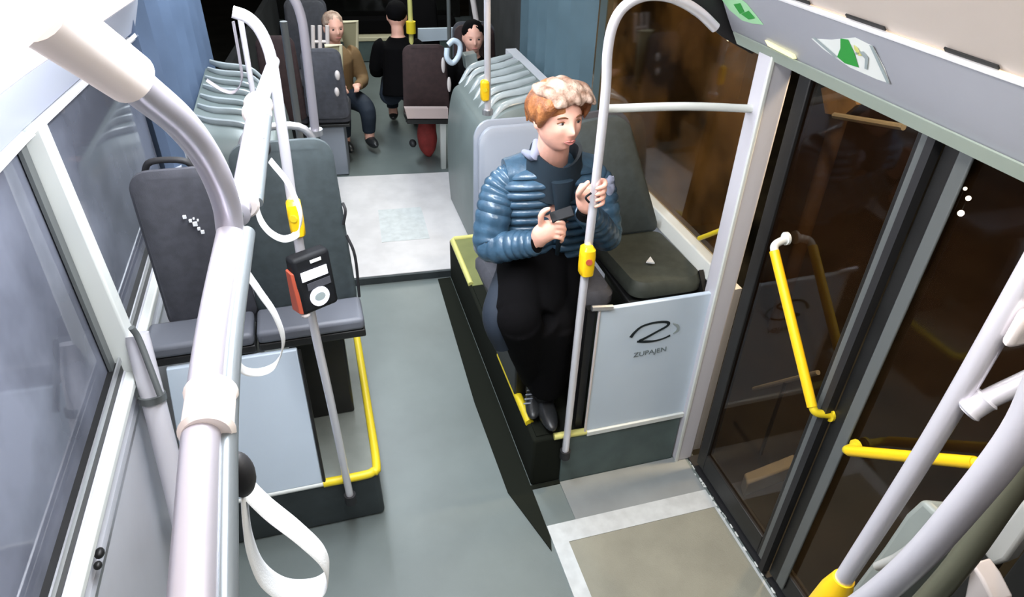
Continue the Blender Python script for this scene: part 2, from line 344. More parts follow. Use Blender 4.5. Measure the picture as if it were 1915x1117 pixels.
# ------------------------------------------------------------------ podiums (boxes over the wheels)
t = thing('wheel_podium', 'dark wheel-arch box with bright yellow edge under the left double seat', 'podium', (-0.33, 2.5, 0))
b = B(); b.hexa([(XL+0.004, YP+0.03, 0), (0.045, YP+0.03, 0), (0.045, 3.0, 0), (XL+0.004, 3.0, 0)], [(XL+0.004, YP+0.0, 0.28), (0.035, YP, 0.28), (0.035, 3.0, 0.28), (XL+0.004, 3.0, 0.28)]); b.build('podium_box', 'podium', t, bevel=0.02)
b = B(); b.box((XL+0.004, YP+0.02, 0.278), (0.02, 3.0, 0.287)); b.build('podium_cover', 'podium_top', t)
b = B(); b.tube([(-0.17, YP+0.005, 0.285), (-0.02, YP+0.005, 0.285), (0.018, YP+0.015, 0.285), (0.035, YP+0.05, 0.285), (0.037, 2.2, 0.287), (0.037, 3.0, 0.287)], 0.017, 12, 6); b.build('edge_trim', 'yellow', t)
b = B(); b.tube([(-0.69, YP+0.005, 0.283), (-0.165, YP+0.005, 0.283)], 0.011, 10); b.build('edge_strip', 'panel_edge', t)
b = B(); b.slab([(0.655, 1.50, 0.0), (0.671, 1.56, 0.0), (0.671, YP-0.01, 0.0), (0.80, YP-0.01, 0.0), (0.80, YP+0.01, 0.0), (0.671, YP+0.01, 0.0), (0.671, 3.54, 0.0), (0.590, 3.54, 0.0), (0.555, 2.4, 0.0), (0.565, YP, 0.0)], (0, 0, 0.006)); SHADE = b  # flat dark strip that draws the shade band on the aisle floor
t = thing('wheel_podium', 'wheel-arch box with black aisle side and teal front under the seated person', 'podium', (1.05, 2.7, 0))
b = B(); b.box((0.672, YP+0.01, 0), (XR-0.004, 3.545, 0.28)); b.build('podium_box', 'skirt', t, bevel=0.012)
SHADE.build('floor_shade', 'skirt', t)
b = B(); b.box((0.80, YP, 0.0), (1.345, YP+0.012, 0.265)); b.build('front_face', 'podium_teal', t, bevel=0.004)
b = B(); b.box((0.69, YP+0.03, 0.278), (XR-0.004, 3.0, 0.286)); b.build('podium_cover', 'skirt', t)
b = B(); b.box((0.69, 3.0, 0.278), (0.90, 3.54, 0.288)); b.build('rear_cover', 'olive_top', t)
b = B(); b.tube([(0.685, 3.02, 0.285), (0.685, 3.51, 0.285), (0.70, 3.53, 0.285), (0.90, 3.53, 0.285)], 0.016, 10); b.tube([(0.905, 3.53, 0.285), (0.83, 3.15, 0.288)], 0.02, 10); b.build('edge_trim', 'yellow_pale', t)
b = B(); b.tube([(0.685, 2.40, 0.285), (0.685, 1.93, 0.285)], 0.019, 12, 4); b.build('edge_trim', 'yellow', t)
b = B(); b.tube([(0.76, YP+0.01, 0.285), (0.90, YP+0.005, 0.285)], 0.015, 10); b.build('edge_trim', 'yellow_pale', t)
b = B(); b.box((0.90, YP-0.01, 0.268), (1.35, YP+0.02, 0.292)); b.build('edge_strip', 'panel_edge', t, bevel=0.003)

# front panels below the seats
t = thing('seat_panel', 'tall blank pale blue panel under the left double seat', 'panel', (-0.36, YP+0.02, 0.29))
b = B(); b.hexa([(-0.64, YP, 0.292), (-0.172, YP, 0.292), (-0.172, YP+0.02, 0.292), (-0.64, YP+0.02, 0.292)], [(-0.60, 1.945, 0.845), (-0.180, 1.945, 0.845), (-0.180, 1.965, 0.845), (-0.60, 1.965, 0.845)]); b.build('panel_board', 'panel', t, bevel=0.004)
b = B(); b.tube([(-0.165, YP, 0.292), (-0.173, 1.945, 0.845)], 0.006, 8); b.build('side_rim', 'frame_dark', t)
t = thing('seat_panel', 'pale blue panel with black oval Z emblem beside the door pillar', 'panel', (1.12, YP, 0.29))
b = B(); b.box((0.895, YP, 0.292), (1.355, YP+0.02, 0.915)); b.build('panel_board', 'panel', t, bevel=0.004)
b = B(); b.tube([(0.892, YP-0.002, 0.295), (0.892, YP-0.002, 0.915)], 0.005, 8); b.build('side_rim', 'white_plastic', t)
b = B(); b.tube([(0.86, YP, 0.93), (0.94, YP-0.006, 0.925)], 0.011, 8); b.build('top_clip', 'alu', t)
b = B(); b.box((0.86, YP+0.03, 0.29), (0.89, YP+0.06, 0.90)); b.build('support_post', 'frame_dark', t)
yy = YP-0.002
def pp(px, py): p = at(px, py, 'y', yy); return p
def zoomed(u, v): return pp(1140+u*160/1625, 580+v*110/1117)
def ribbon(pts, wds, m, name, par):
    P = smooth_path([zoomed(*p) for p in pts], 8); n = len(P); rb = B(); A = []; Cc = []
    for i, p in enumerate(P):
        tt = (P[min(i+1, n-1)]-P[max(i-1, 0)]).normalized(); nn = Vector((-tt.z, 0, tt.x)); f = i/(n-1)*(len(wds)-1); k = min(int(f), len(wds)-2)
        wd = (wds[k]+(wds[k+1]-wds[k])*(f-k))*0.5
        A.append(p+nn*wd); Cc.append(p-nn*wd)
    for i in range(n-1): rb.slab([A[i], A[i+1], Cc[i+1], Cc[i]], (0, -0.0012, 0))
    return rb.build(name, m, par, smooth=False)
ribbon([(400, 520), (480, 420), (620, 310), (850, 240), (1050, 225), (1120, 250), (1080, 310), (900, 410), (700, 520), (560, 590)], [0.014, 0.011, 0.009, 0.009, 0.010, 0.013, 0.010, 0.009, 0.010, 0.012], 'ink', 'emblem_stroke', t)
ribbon([(520, 600), (680, 600), (860, 585), (1020, 540), (1150, 480)], [0.008, 0.012, 0.008, 0.007, 0.008], 'ink', 'emblem_stroke', t)
ribbon([(1200, 250), (1290, 300), (1290, 380), (1200, 450)], [0.003, 0.012, 0.012, 0.003], 'ink_pale', 'emblem_ring', t)
pA = zoomed(290, 930); pB = zoomed(1230, 740); dv = (pB-pA).normalized(); up = Vector((-dv.z, 0, dv.x)); mid = (pA+pB)/2; mid.y = yy
text_part('emblem_text', 'ZUPAJEN', 0.040, Matrix(((dv.x, up.x, 0, mid.x), (0, 0, -1, mid.y-0.001), (dv.z, up.z, 0, mid.z), (0, 0, 0, 1))) @ Matrix.Diagonal((0.88, 0.8, 1, 1)), 'ink_grey', t)

# ------------------------------------------------------------------ joint turntable, bellows, hoods
t = thing('turntable', 'pale raised joint plate across the aisle between the two bus halves', 'turntable', (0.4, 4.3, 0))
b = B(); b.slab([(-0.10, 3.62, 0.0), (0.93, 3.56, 0.0), (1.10, 5.0, 0.0), (0.05, 5.12, 0.0)], (0, 0, 0.05)); b.build('plate', 'plate', t, bevel=0.008)
b = B(); b.slab([(-0.10, 3.60, 0.0), (0.93, 3.54, 0.0), (0.93, 3.57, 0.0), (-0.10, 3.63, 0.0)], (0, 0, 0.046)); b.build('front_edge', 'podium', t)
for k, (q) in enumerate([((0.30, 4.0), (0.62, 3.98), (0.64, 4.45), (0.33, 4.47))]):
    b = B(); b.slab([(x, y, 0.05) for x, y in q], (0, 0, 0.002)); b.build('hatch', 'strip', t)
def bellows(name, A, Bp, z0, z1, n, amp, side, m, label, lean=0.0):
    A = Vector(A); Bp = Vector(Bp); d = (Bp-A); nn = Vector((-d.y, d.x, 0)).normalized()*side; pts = []
    N = n*8
    for i in range(N+1):
        f = i/N; s_ = (0.5-0.5*math.cos(2*PI*n*f))**0.6
        pts.append(A+d*f+nn*amp*s_)
    rings = []
    for zf in (0, .25, .5, .75, 1):
        z = z0+(z1-z0)*zf
        rings.append([Vector((p.x, p.y, z))-nn*lean*zf for p in pts]+[Vector((p.x, p.y, z))+nn*0.04-nn*lean*zf for p in reversed(pts)])
    bb = B(); bb.loft(rings); return tag(bb.build(name, m), label, 'bellows')
bellows('joint_bellows', (XL+0.02, 3.28, 0), (-0.66, 5.35, 0), 0, 2.4, 7, 0.09, 1, 'bellows', 'blue folded bellows wall of the joint on the left side')
bellows('joint_bellows', (XR+0.0, 3.3, 0), (1.56, 5.1, 0), 0.0, 2.4, 7, 0.09, -1, 'bellows_r', 'blue grey folded bellows wall of the joint on the right side')
# right hood: rounded housing with pleated top
def hood(name, label, x0, x1, y0, y1, z1, side):
    t = thing(name, label, 'housing', ((x0+x1)/2, (y0+y1)/2, 0.05)); 
    prof = [(x0, 0.055), (x0-0.01*side, 0.3), (x0+0.0, 0.62), (x0+0.04*side, 0.84), (x0+0.10*side, z1-0.10), (x0+0.20*side, z1-0.03), (x0+0.36*side, z1), (x1, z1+0.03), (x1, 0.055)]
    P = smooth_path([(x, 0, z) for x, z in prof[:8]], 5)+[Vector((x1, 0, 0.055))]
    rings = []
    for f, sc in ((0, 0.86), (0.03, 0.95), (0.08, 1.0), (0.92, 1.0), (1, 0.93)):
        y = y0+(y1-y0)*f; c = Vector((x1, 0, 0.055)); rings.append([Vector((c.x+(p.x-c.x)*sc, y+(max(p.z,0)*0.06), c.z+(p.z-c.z)*sc)) for p in P])
    bb = B(); bb.loft(rings); bb.build('housing_body', 'hood', t)
    for k in range(7):
        yk = y0+0.08+k*(y1-y0-0.16)/6; bb = B()
        bb.tube([(x0+0.10*side, yk+0.08, z1-0.115), (x0+0.2*side, yk+0.12+0.02*(k % 2), z1-0.015), (x0+0.37*side, yk+0.15, z1+0.012), (x1-0.02*side, yk+0.19, z1+0.03)], [0.012, 0.024, 0.030, 0.022], 10, 6, flat=0.6)
        bb.build('pleat', 'pleat', t)
    return t
hood('joint_housing', 'grey rounded joint housing with shiny pleated top behind the seated person', 0.88, 1.40, 3.62, 4.60, 1.0, 1)
hood('joint_housing', 'grey joint housing with pleated top behind the left double seat', -0.19, -0.66, 3.66, 4.9, 0.98, -1)

# ------------------------------------------------------------------ seats
def shell_outline(wd, h, r=0.07, n=6, taper=0.9):
    pts = []
    for cx, cz, a0 in ((wd/2*taper-r, h-r, 0), (-wd/2*taper+r, h-r, 90), (-wd/2+r*0.7, r*0.7, 180), (wd/2-r*0.7, r*0.7, 270)):
        rr_ = r if cz > h/2 else r*0.7
        for k in range(n+1):
            a = math.radians(a0+90*k/n); pts.append((cx+rr_*math.cos(a), cz+rr_*math.sin(a)))
    return pts
def seat(name, label, loc, ang, wd=0.43, back_h=0.62, cush_z=0.42, m_back='seat', m_shell='seat_shell', m_cush='seat', rake=0.10, group=None, depth=0.42, handle=True, mark=False, base=True, top_trim=False, basecol='frame_dark', shear=0.0):
    """local: sitter faces -y; loc is the point on the ground under the back's foot"""
    t = thing(name, label, 'seat', loc, group)
    ca, sa = math.cos(ang), math.sin(ang); L = Vector(loc)
    def T(x, y, z): return L+Vector((x*ca-y*sa, x*sa+y*ca, z))
    ol = shell_outline(wd, back_h)
    def plate(dy0, dy1, sc, nm, m, dz=0.0, par=t):
        bb = B(); rings = []
        for dy, s2 in ((dy0, 0.93), (dy0+(dy1-dy0)*0.25, 1.0), (dy0+(dy1-dy0)*0.75, 1.0), (dy1, 0.93)):
            ring = []
            for x, z in ol:
                x2 = x*sc*s2+shear*max(0, z/back_h)**1.0; z2 = (z-back_h/2)*sc*s2+back_h/2+dz
                ring.append(T(x2, dy+rake*(z2/back_h)**1.2-0.9*x2*x2, cush_z-0.02+z2))
            rings.append(ring)
        bb.loft(rings); return bb.build(nm, m, par)
    plate(0.0, 0.05, 0.94, 'backrest_pad', m_back)
    sh = plate(0.045, 0.075, 1.0, 'back_shell', m_shell)
    bb = B()
    pts = shell_outline(wd, depth, 0.06, 5, 0.96); rings = []
    for z, s2 in ((0.0, 0.9), (0.02, 1.0), (0.055, 1.0), (0.08, 0.92)):
        rings.append([T(x*s2, 0.02-((y-depth/2)*s2+depth/2), cush_z-0.08+z+0.02*(y/depth)) for x, y in pts])
    bb.loft(rings); bb.build('cushion', m_cush, t)
    bb = B(); bb.slab([T(-wd*0.47, 0.03, cush_z-0.10), T(wd*0.47, 0.03, cush_z-0.10), T(wd*0.47, -depth+0.06, cush_z-0.10), T(-wd*0.47, -depth+0.06, cush_z-0.10)], (0, 0, 0.025)); bb.build('seat_pan', 'frame_dark', t, bevel=0.006)
    if base:
        bb = B(); bb.slab([T(-wd*0.30, -0.02, 0), T(wd*0.30, -0.02, 0), T(wd*0.30, -depth+0.12, 0), T(-wd*0.30, -depth+0.12, 0)], (0, 0, cush_z-0.1)); bb.build('pedestal', basecol, t, bevel=0.01)
    if handle:
        bb = B(); z = cush_z+back_h-0.10
        bb.tube([T(wd*0.30, rake+0.05, z+0.02), T(wd*0.44, rake+0.08, z+0.05), T(wd*0.50, rake+0.07, z-0.04), T(wd*0.49, rake+0.05, z-0.13)], 0.011, 8, 5); bb.build('grab_handle', 'rubber', t)
    return t, T
# left double seat, backs to the camera
LB = 2.10
t, T = seat('bus_seat', 'dark rear-facing bus seat by the left window with small pale flecks', (-0.445, LB+0.06, 0.287), PI, wd=0.29, back_h=0.60, cush_z=0.62, m_shell='seat', group=None, rake=0.02, handle=False)
for (px, py, s_) in ((345, 406, 6), (356, 413, 5), (365, 419, 8), (372, 428, 5), (379, 434, 6), (362, 409, 3), (370, 412, 3)):
    b = B(); c = at(px, py, 'y', LB-0.034); b.box(c-Vector((s_*0.0008, 0.004, s_*0.0008)), c+Vector((s_*0.0008, 0.004, s_*0.0008))); b.build('pale_fleck', 'strap', t)
t2, T2 = seat('bus_seat', 'dark teal rear-facing bus seat by the aisle beside the ticket validator', (-0.125, LB+0.06, 0.287), PI, wd=0.35, back_h=0.66, cush_z=0.62, m_shell='seat_teal', group=None, rake=0.02, handle=False)
for tt in (t, t2):
    x0, x1 = ((-0.65, -0.31) if tt is t else (-0.30, 0.06))
    b = B(); b.box((x0, LB-0.15, 0.885), (x1, LB+0.0, 0.935)); b.build('seat_rail', 'rail_grey', tt, bevel=0.015)
    b = B(); b.box((x0, LB-0.145, 0.852), (x1, LB+0.0, 0.883)); b.build('under_rail', 'frame_dark', tt, bevel=0.005)
b = B(); b.tube([at(641, 380, 'y', 2.1), at(646, 395, 'y', 2.08), at(642, 420, 'y', 2.08)], 0.005, 8, 4); b.tube([at(648, 440, 'y', 2.05), at(664, 480, 'y', 2.03), at(672, 555, 'y', 2.03)], 0.005, 8, 5); b.build('side_strap', 'rubber', t2)
b = B(); b.tube([(-0.38, LB+0.02, 1.46), (-0.41, LB+0.01, 1.50), (-0.50, LB+0.02, 1.50), (-0.53, LB+0.03, 1.46)], 0.010, 10, 5); b.build('top_grip', 'rubber', t)
b = B(); b.tube([(-0.25, LB+0.02, 1.50), (-0.20, LB+0.01, 1.575), (-0.06, LB+0.02, 1.575), (-0.01, LB+0.03, 1.50)], 0.012, 10, 5); b.build('top_grip', 'alu', t2)
# right pair, facing the camera
seat('bus_seat', 'grey shelled forward-facing seat that the person in the blue jacket sits on', (0.815, 2.44, 0.286), 0, wd=0.49, back_h=0.56, cush_z=0.55, m_back='seat_shell', group=None, depth=0.46, handle=False)
seat('bus_seat', 'empty dark window seat with olive cushion above the emblem panel', (1.235, 2.34, 0.286), 0, wd=0.325, back_h=0.52, cush_z=0.615, m_back='seat_teal', m_shell='seat', m_cush='seat_green', group=None, depth=0.44, rake=0.14, shear=-0.13, handle=False)
b = B(); b.slab([at(1208, 492, 'z', 0.925), at(1216, 482, 'z', 0.925), at(1224, 494, 'z', 0.925)], (0, 0, 0.006)); tag(b.build('paper_scrap', 'strap'), 'tiny pale triangular scrap lying on the empty window seat cushion', 'paper')

# ------------------------------------------------------------------ right window, pillar, bar
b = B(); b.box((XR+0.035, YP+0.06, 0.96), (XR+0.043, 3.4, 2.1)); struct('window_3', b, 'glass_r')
b = B(); b.hexa([(XR-0.03, YP+0.03, 0.90), (XR+0.05, YP+0.03, 0.90), (XR+0.05, 3.2, 0.90), (XR-0.03, 3.2, 0.90)], [(XR-0.005, YP+0.03, 0.955), (XR+0.05, YP+0.03, 0.955), (XR+0.05, 3.2, 0.955), (XR-0.005, 3.2, 0.955)]); struct('trim_10', b, 'panel_edge', bevel=0.006)
b = B(); b.slab([(1.372, 1.86, 0.82), (1.372, 2.02, 0.82), (1.372, 1.96, 0.93)], (0.02, 0, 0)); struct('trim_11', b, 'frame_dark')
t = thing('door_pillar', 'tall pale grey pillar between the right window and the folding door', 'pillar', (1.395, YP, 0))
b = B(); b.hexa([(1.350, YP-0.025, 0), (1.435, YP-0.025, 0), (1.435, YP+0.05, 0), (1.350, YP+0.05, 0)], [(1.350, YP-0.025, 1.83), (1.440, YP-0.025, 1.83), (1.440, YP+0.05, 1.83), (1.350, YP+0.05, 1.83)]); b.build('pillar_body', 'pillar', t, bevel=0.010)
b = B(); b.box((1.348, YP-0.030, 0.0), (1.362, YP-0.02, 1.83)); b.build('pillar_edge', 'panel_edge', t, bevel=0.003)
t = thing('pillar_lamp', 'small glowing yellow strip under the header at the top of the pillar', 'light', (1.39, 1.78, 1.79))
b = B(); b.slab([at(1430, 75, 'x', 1.322), at(1480, 102, 'x', 1.322), at(1483, 110, 'x', 1.322), at(1436, 86, 'x', 1.322)], (0.012, 0, 0))
b.build('lamp_lens', mat('yellow_lens', (0.9, 0.85, 0.4), 0.4, emit=(1.0, 0.9, 0.45), estr=0.6), t)
t = thing('window_bar', 'pale horizontal guard bar from the right pole to the door pillar', 'bar', (1.1, YP+0.03, 1.6))
b = B(); b.tube([at(1125, 204, 'y', YP+0.02), at(1280, 199, 'y', YP+0.02), at(1418, 204, 'y', YP+0.02)], 0.013, 12, 4); b.build('bar_tube', 'panel_edge', t)

b = B(); b.tube([at(1308, 446, 'x', XR+0.015), at(1366, 424, 'x', XR+0.015)], 0.010, 10); b.build('window_handle', 'yellow', bpy.data.objects['window_3'])  # yellow bar modelled as the door handle's reflection in the pane
# ------------------------------------------------------------------ folding door
def leaf(n, y0, y1):
    fr = B(); X0, X1 = XR-0.0, XR+0.035; z0, z1 = 0.04, 1.83; w_ = 0.055
    fr.box((X0, y0, z0), (X1, y0+w_, z1)); fr.box((X0, y1-w_, z0), (X1, y1, z1)); fr.box((X0, y0+w_, z0), (X1, y1-w_, z0+0.10)); fr.box((X0, y0+w_, z1-0.06), (X1, y1-w_, z1))
    o = struct('door_%d' % n, fr, 'frame_dark', bevel=0.004)
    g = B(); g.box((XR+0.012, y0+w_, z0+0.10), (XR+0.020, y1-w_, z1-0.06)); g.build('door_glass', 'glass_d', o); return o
d1 = leaf(1, 1.205, 1.74); d2 = leaf(2, 0.60, 1.175); d3 = leaf(3, -0.02, 0.57)
b = B(); b.box((XR-0.012, 1.205, 0.06), (XR-0.001, 1.238, 1.82)); b.build('edge_profile', 'frame_grey', d1, bevel=0.004)
b = B(); b.box((XR-0.010, 1.085, 0.06), (XR-0.001, 1.125, 1.80)); b.build('edge_profile', 'frame_grey', d2, bevel=0.004)
b = B(); b.box((XR-0.03, 1.178, 0.04), (XR+0.0, 1.202, 1.83)); b.build('rubber_seal', 'rubber', d1)
def bar_handle(px0, px1, t, lab):
    a = at(px0[0], px0[1], 'x', XR-0.06); c = at(px1[0], px1[1], 'x', XR-0.06); d = (c-a).normalized()
    t = thing('door_handle', lab, 'handle', (a+c)/2)
    bb = B(); bb.tube([a+d*0.035, c-d*0.035], 0.0155, 16); bb.build('grip_bar', 'yellow_lacquer', t)
    for e, s_ in ((a, 1), (c, -1)):
        bb = B(); bb.tube([e+d*0.04*s_, e+d*0.015*s_+Vector((0.01, 0, 0)), e+Vector((0.058, 0, 0))], 0.013, 12, 5); bb.tube([e+Vector((0.05, 0, 0)), e+Vector((0.059, 0, 0))], 0.022, 14); bb.build('end_mount', 'panel_edge' if px0[0] < 1500 and s_ == 1 else 'yellow', t)
bar_handle((1443, 450), (1524, 782), d1, 'steep yellow grab bar on the door leaf next to the pillar')
bar_handle((1572, 842), (1848, 868), d2, 'nearly level yellow grab bar on the nearer door leaf')
# door sill and the debris on it
b = B(); b.box((XR-0.005, -0.1, -0.02), (XR+0.05, 1.80, 0.012)); struct('trim_12', b, 'rubber')
t = thing('sill_brush', 'grey brush strip on the door sill by the pillar foot', 'strip', (1.45, 1.5, 0))
b = B(); b.tube([at(1345, 880, 'x', 1.46), at(1408, 985, 'x', 1.46)], 0.011, 8); b.build('strip_body', 'frame_grey', t)
t = thing('sill_brush', 'grey brush strip on the door sill at the bottom picture edge', 'strip', (1.45, 1.0, 0))
b = B(); b.tube([at(1452, 1060, 'x', 1.46), at(1500, 1130, 'x', 1.46)], 0.011, 8); b.build('strip_body', 'frame_grey', t)
random.seed(3)
b = B()
for k in range(26):
    y = random.uniform(1.0, 1.80); x = 1.405+random.uniform(-0.006, 0.014); s_ = random.uniform(0.003, 0.012)
    b.slab([(x-s_*0.5, y-s_, 0.001), (x+s_*0.6, y-s_*1.3, 0.001), (x+s_*0.5, y+s_*1.2, 0.001), (x-s_*0.3, y+s_, 0.001)], (0, 0, 0.004))
tag(b.build('grit', 'white', smooth=False), 'worn white paint flakes and grit along the door sill', 'grit', kind='stuff')
for (a_, c_, lab) in (((1296, 862), (1330, 912), 'long white worn strip at the foot of the pillar'),):
    b = B(); p = at(*a_, 'z', 0.002); q = at(*c_, 'z', 0.002); b.slab([p, q, q+Vector((0.016, 0, 0)), p+Vector((0.016, 0, 0))], (0, 0, 0.003)); tag(b.build('sill_strip', 'white', smooth=False), lab, 'strip')

# ------------------------------------------------------------------ entrance ramp
t = thing('entrance_ramp', 'olive grey folding ramp with white border in front of the door', 'ramp', (1.05, 1.0, 0))
b = B(); b.box((0.70, 0.5, 0.0), (1.40, 1.55, 0.006)); b.build('ramp_plate', 'ramp', t)
b = B(); b.slab([(0.672, 1.52, 0.0), (1.40, 1.52, 0.0), (1.40, 1.612, 0.0), (0.672, 1.612, 0.0)], (0, 0, 0.009)); b.build('ramp_border', 'strip', t)
b = B(); b.slab([(0.672, 0.5, 0.0), (0.735, 0.5, 0.0), (0.735, 1.52, 0.0), (0.672, 1.52, 0.0)], (0, 0, 0.009)); b.build('ramp_border', 'strip', t)
b = B(); b.slab([(1.392, 0.5, 0.0), (1.402, 0.5, 0.0), (1.402, 1.52, 0.0), (1.392, 1.52, 0.0)], (0, 0, 0.008)); b.build('ramp_border', 'strip', t)
b = B(); b.box((0.80, 1.614, 0.0), (1.40, YP-0.002, 0.004)); struct('trim_13', b, mat('step_vinyl', (0.26, 0.28, 0.28), 0.45, noise_amt=0.08, scale=5, bump=0.08, bscale=300))

# ------------------------------------------------------------------ poles and rails
def collar(pos, d, r, h, m, par, name='collar', n=24):
    d = Vector(d).normalized(); p = Vector(pos); bb = B()
    bb.tube([p-d*h/2, p-d*h*0.42, p-d*h*0.3, p+d*h*0.3, p+d*h*0.42, p+d*h/2], [r*0.93, r*1.1, r, r, r*1.1, r*0.93], n); return bb.build(name, m, par)
# right pole with arch to the wall
t = thing('grab_pole', 'bright steel pole held by the seated person, arching over to the right wall', 'pole', (0.811, 1.8, 0.2))
b = B(); pts = [at(1057, 846, 'y', 1.8), at(1084, 600, 'y', 1.8), at(1112, 360, 'y', 1.8), at(1132, 180, 'y', 1.8), at(1136, 100, 'y', 1.8), at(1146, 48, 'y', 1.8), at(1166, 14, 'y', 1.8), at(1200, -6, 'y', 1.8), at(1240, -8, 'y', 1.8), at(1275, 3, 'y', 1.8), at(1310, 25, 'y', 1.8), at(1338, 52, 'y', 1.8)]
b.tube(pts, 0.0145, 20, 6); b.build('pole_tube', 'chrome', t)
b = B(); b.cyl(pts[0]-Vector((0, 0, 0.03)), pts[0]+Vector((0, 0, 0.012)), 0.022); b.build('base_cup', 'rubber', t)
b = B(); b.tube([pts[0]-Vector((0, 0, 0.01)), Vector((0.81, 1.835, 0.20))], 0.013, 10); b.build('wall_bracket', 'rubber', t)
def stop_button(px, py, y, lab, h=0.10, r=0.026, off=(-0.008, -0.012)):
    c = at(px, py, 'y', y)+Vector((off[0], off[1], 0)); tt = thing('stop_button', lab, 'button', c)
    bb = B(); rings = []
    for dz, s_ in ((-h/2, 0.6), (-h*0.42, 0.95), (-h*0.2, 1.0), (h*0.2, 1.0), (h*0.42, 0.95), (h/2, 0.6)):
        rings.append([c+Vector((math.copysign(abs(math.cos(a))**0.6, math.cos(a))*r*s_*0.8, math.copysign(abs(math.sin(a))**0.6, math.sin(a))*r*s_, dz)) for a in (2*PI*k/16 for k in range(16))])
    bb.loft(rings); bb.build('button_case', 'yellow_lacquer', tt)
    bb = B(); bb.cyl(c+Vector((-0.004, -r*0.95, 0.012)), c+Vector((-0.006, -r*1.12, 0.012)), 0.011); bb.build('push_button', 'red_plastic' if 'person' in lab else 'yellow', tt)
    return tt
stop_button(1096, 483, 1.8, 'yellow stop button box on the pole held by the seated person', 0.115, 0.030, (-0.003, -0.015))
# left pole with the validator
t = thing('grab_pole', 'steel pole in front of the left seats carrying the ticket validator', 'pole', (-0.08, 1.79, 0.2))
lp = [at(655, 930, 'y', 1.79), at(620, 760, 'y', 1.79), at(585, 600, 'y', 1.79), at(550, 400, 'y', 1.79), at(530, 260, 'y', 1.79), at(514, 150, 'y', 1.79), at(503, 95, 'y', 1.79), at(485, 55, 'y', 1.79), at(462, 32, 'y', 1.79), at(435, 22, 'y', 1.79)]
b = B(); b.tube(lp, 0.0140, 20, 6); b.build('pole_tube', 'chrome', t)
b = B(); b.cyl(lp[0]-Vector((0, 0, 0.03)), lp[0]+Vector((0, 0, 0.016)), 0.022); b.build('base_cup', 'rubber', t)
b = B(); b.tube([lp[0]-Vector((0, 0, 0.01)), Vector((-0.08, 1.835, 0.19))], 0.013, 10); b.build('wall_bracket', 'rubber', t)
stop_button(553, 404, 1.79, 'yellow stop button box on the pole above the validator', 0.115, 0.026, (0.0, -0.012))
# validator
vc = at(583, 525, 'y', 1.74); t = thing('ticket_validator', 'black ticket validator with lit round screen and orange red side', 'validator', vc-Vector((0, 0, 0.09)))
va = math.radians(26); vx = Vector((math.cos(va), math.sin(va), 0)); vy = Vector((-math.sin(va), math.cos(va), 0)); tz = Vector((0.0, 0, 1))
def V(x, y, z): return vc+vx*x+vy*y+Vector((0, 0, z))
b = B(); b.hexa([V(-0.058, -0.035, -0.085), V(0.060, -0.035, -0.085), V(0.060, 0.03, -0.095), V(-0.058, 0.03, -0.095)], [V(-0.055, -0.015, 0.095), V(0.062, -0.015, 0.095), V(0.062, 0.035, 0.09), V(-0.055, 0.035, 0.09)]); b.build('validator_case', 'black', t, bevel=0.012)
b = B(); b.hexa([V(-0.064, -0.022, -0.08), V(-0.054, -0.034, -0.08), V(-0.054, 0.028, -0.088), V(-0.064, 0.024, -0.088)], [V(-0.062, -0.006, 0.05), V(-0.052, -0.014, 0.05), V(-0.052, 0.03, 0.05), V(-0.062, 0.026, 0.05)]); b.build('side_cover', 'red_plastic', t, bevel=0.003)
def vf(x, z): f = (z+0.085)/0.18; return V(x, -0.037+0.02*f, z)
b = B(); b.slab([vf(-0.040, 0.022), vf(0.042, 0.022), vf(0.042, 0.052), vf(-0.040, 0.052)], vy*-0.003); b.build('display', 'screen', t, bevel=0.002)
b = B(); b.slab([vf(0.002+0.030*math.cos(a), -0.038+0.030*math.sin(a)) for a in (2*PI*k/28 for k in range(28))], vy*-0.004); b.build('card_reader', 'screen', t)
b = B(); b.slab([vf(0.002+0.017*math.cos(a), -0.038+0.013*math.sin(a))-vy*0.004 for a in (2*PI*k/20 for k in range(20))], vy*-0.001); b.build('reader_symbol', 'ink_pale', t)
b = B(); b.slab([vf(-0.005, 0.070), vf(0.030, 0.070), vf(0.030, 0.080), vf(-0.005, 0.080)], vy*-0.003); b.build('indicator', 'white', t, bevel=0.002)
b = B(); b.slab([vf(-0.028, -0.010), vf(0.045, -0.010), vf(0.045, 0.012), vf(-0.028, 0.012)], vy*-0.002); b.build('dark_window', 'seat', t)
b = B(); b.ell(V(-0.045, -0.02, -0.092), (0.014, 0.012, 0.009), n=12, m=8); b.build('side_knob', 'white_plastic', t)
b = B(); b.box(vc+Vector((-0.02, 0.02, -0.03)), vc+Vector((0.02, 0.05, 0.03))); b.build('pole_clamp', 'black', t)

# big foreground handrail on the left
t = thing('ceiling_handrail', 'thick glossy handrail curving down from the lamp cover across the left foreground', 'handrail', (-0.16, 0.8, 1.8))
cp_ = [att(200, 118, 0.695), att(230, 138, 0.72), att(270, 172, 0.77), att(330, 222, 0.86), att(375, 276, 0.95), att(405, 330, 1.01), att(424, 385, 1.07), att(430, 430, 1.10)]
dr = [at(432, 425, 'z', 1.8), at(400, 600, 'z', 1.8), at(380, 770, 'z', 1.8), at(366, 1000, 'z', 1.8), at(356, 1200, 'z', 1.8)]
b = B(); b.tube(cp_, 0.0215, 24, 6); b.build('curved_arm', 'steel_soft', t)
b = B(); b.tube(dr, 0.0205, 24, 4); b.build('rail_tube', 'steel_soft', t)
off = Vector((0.022, 0.0, -0.014)); b = B(); b.tube([p+off for p in dr], 0.0135, 16, 4); b.build('under_profile', 'profile', t)
dd = (cp_[1]-cp_[0]).normalized(); b = B(); b.tube([att(60, 15, 0.59), att(165, 90, 0.67), att(243, 146, 0.73)], [0.031, 0.030, 0.029], 24); b.build('mounting_sleeve', 'sleeve', t)
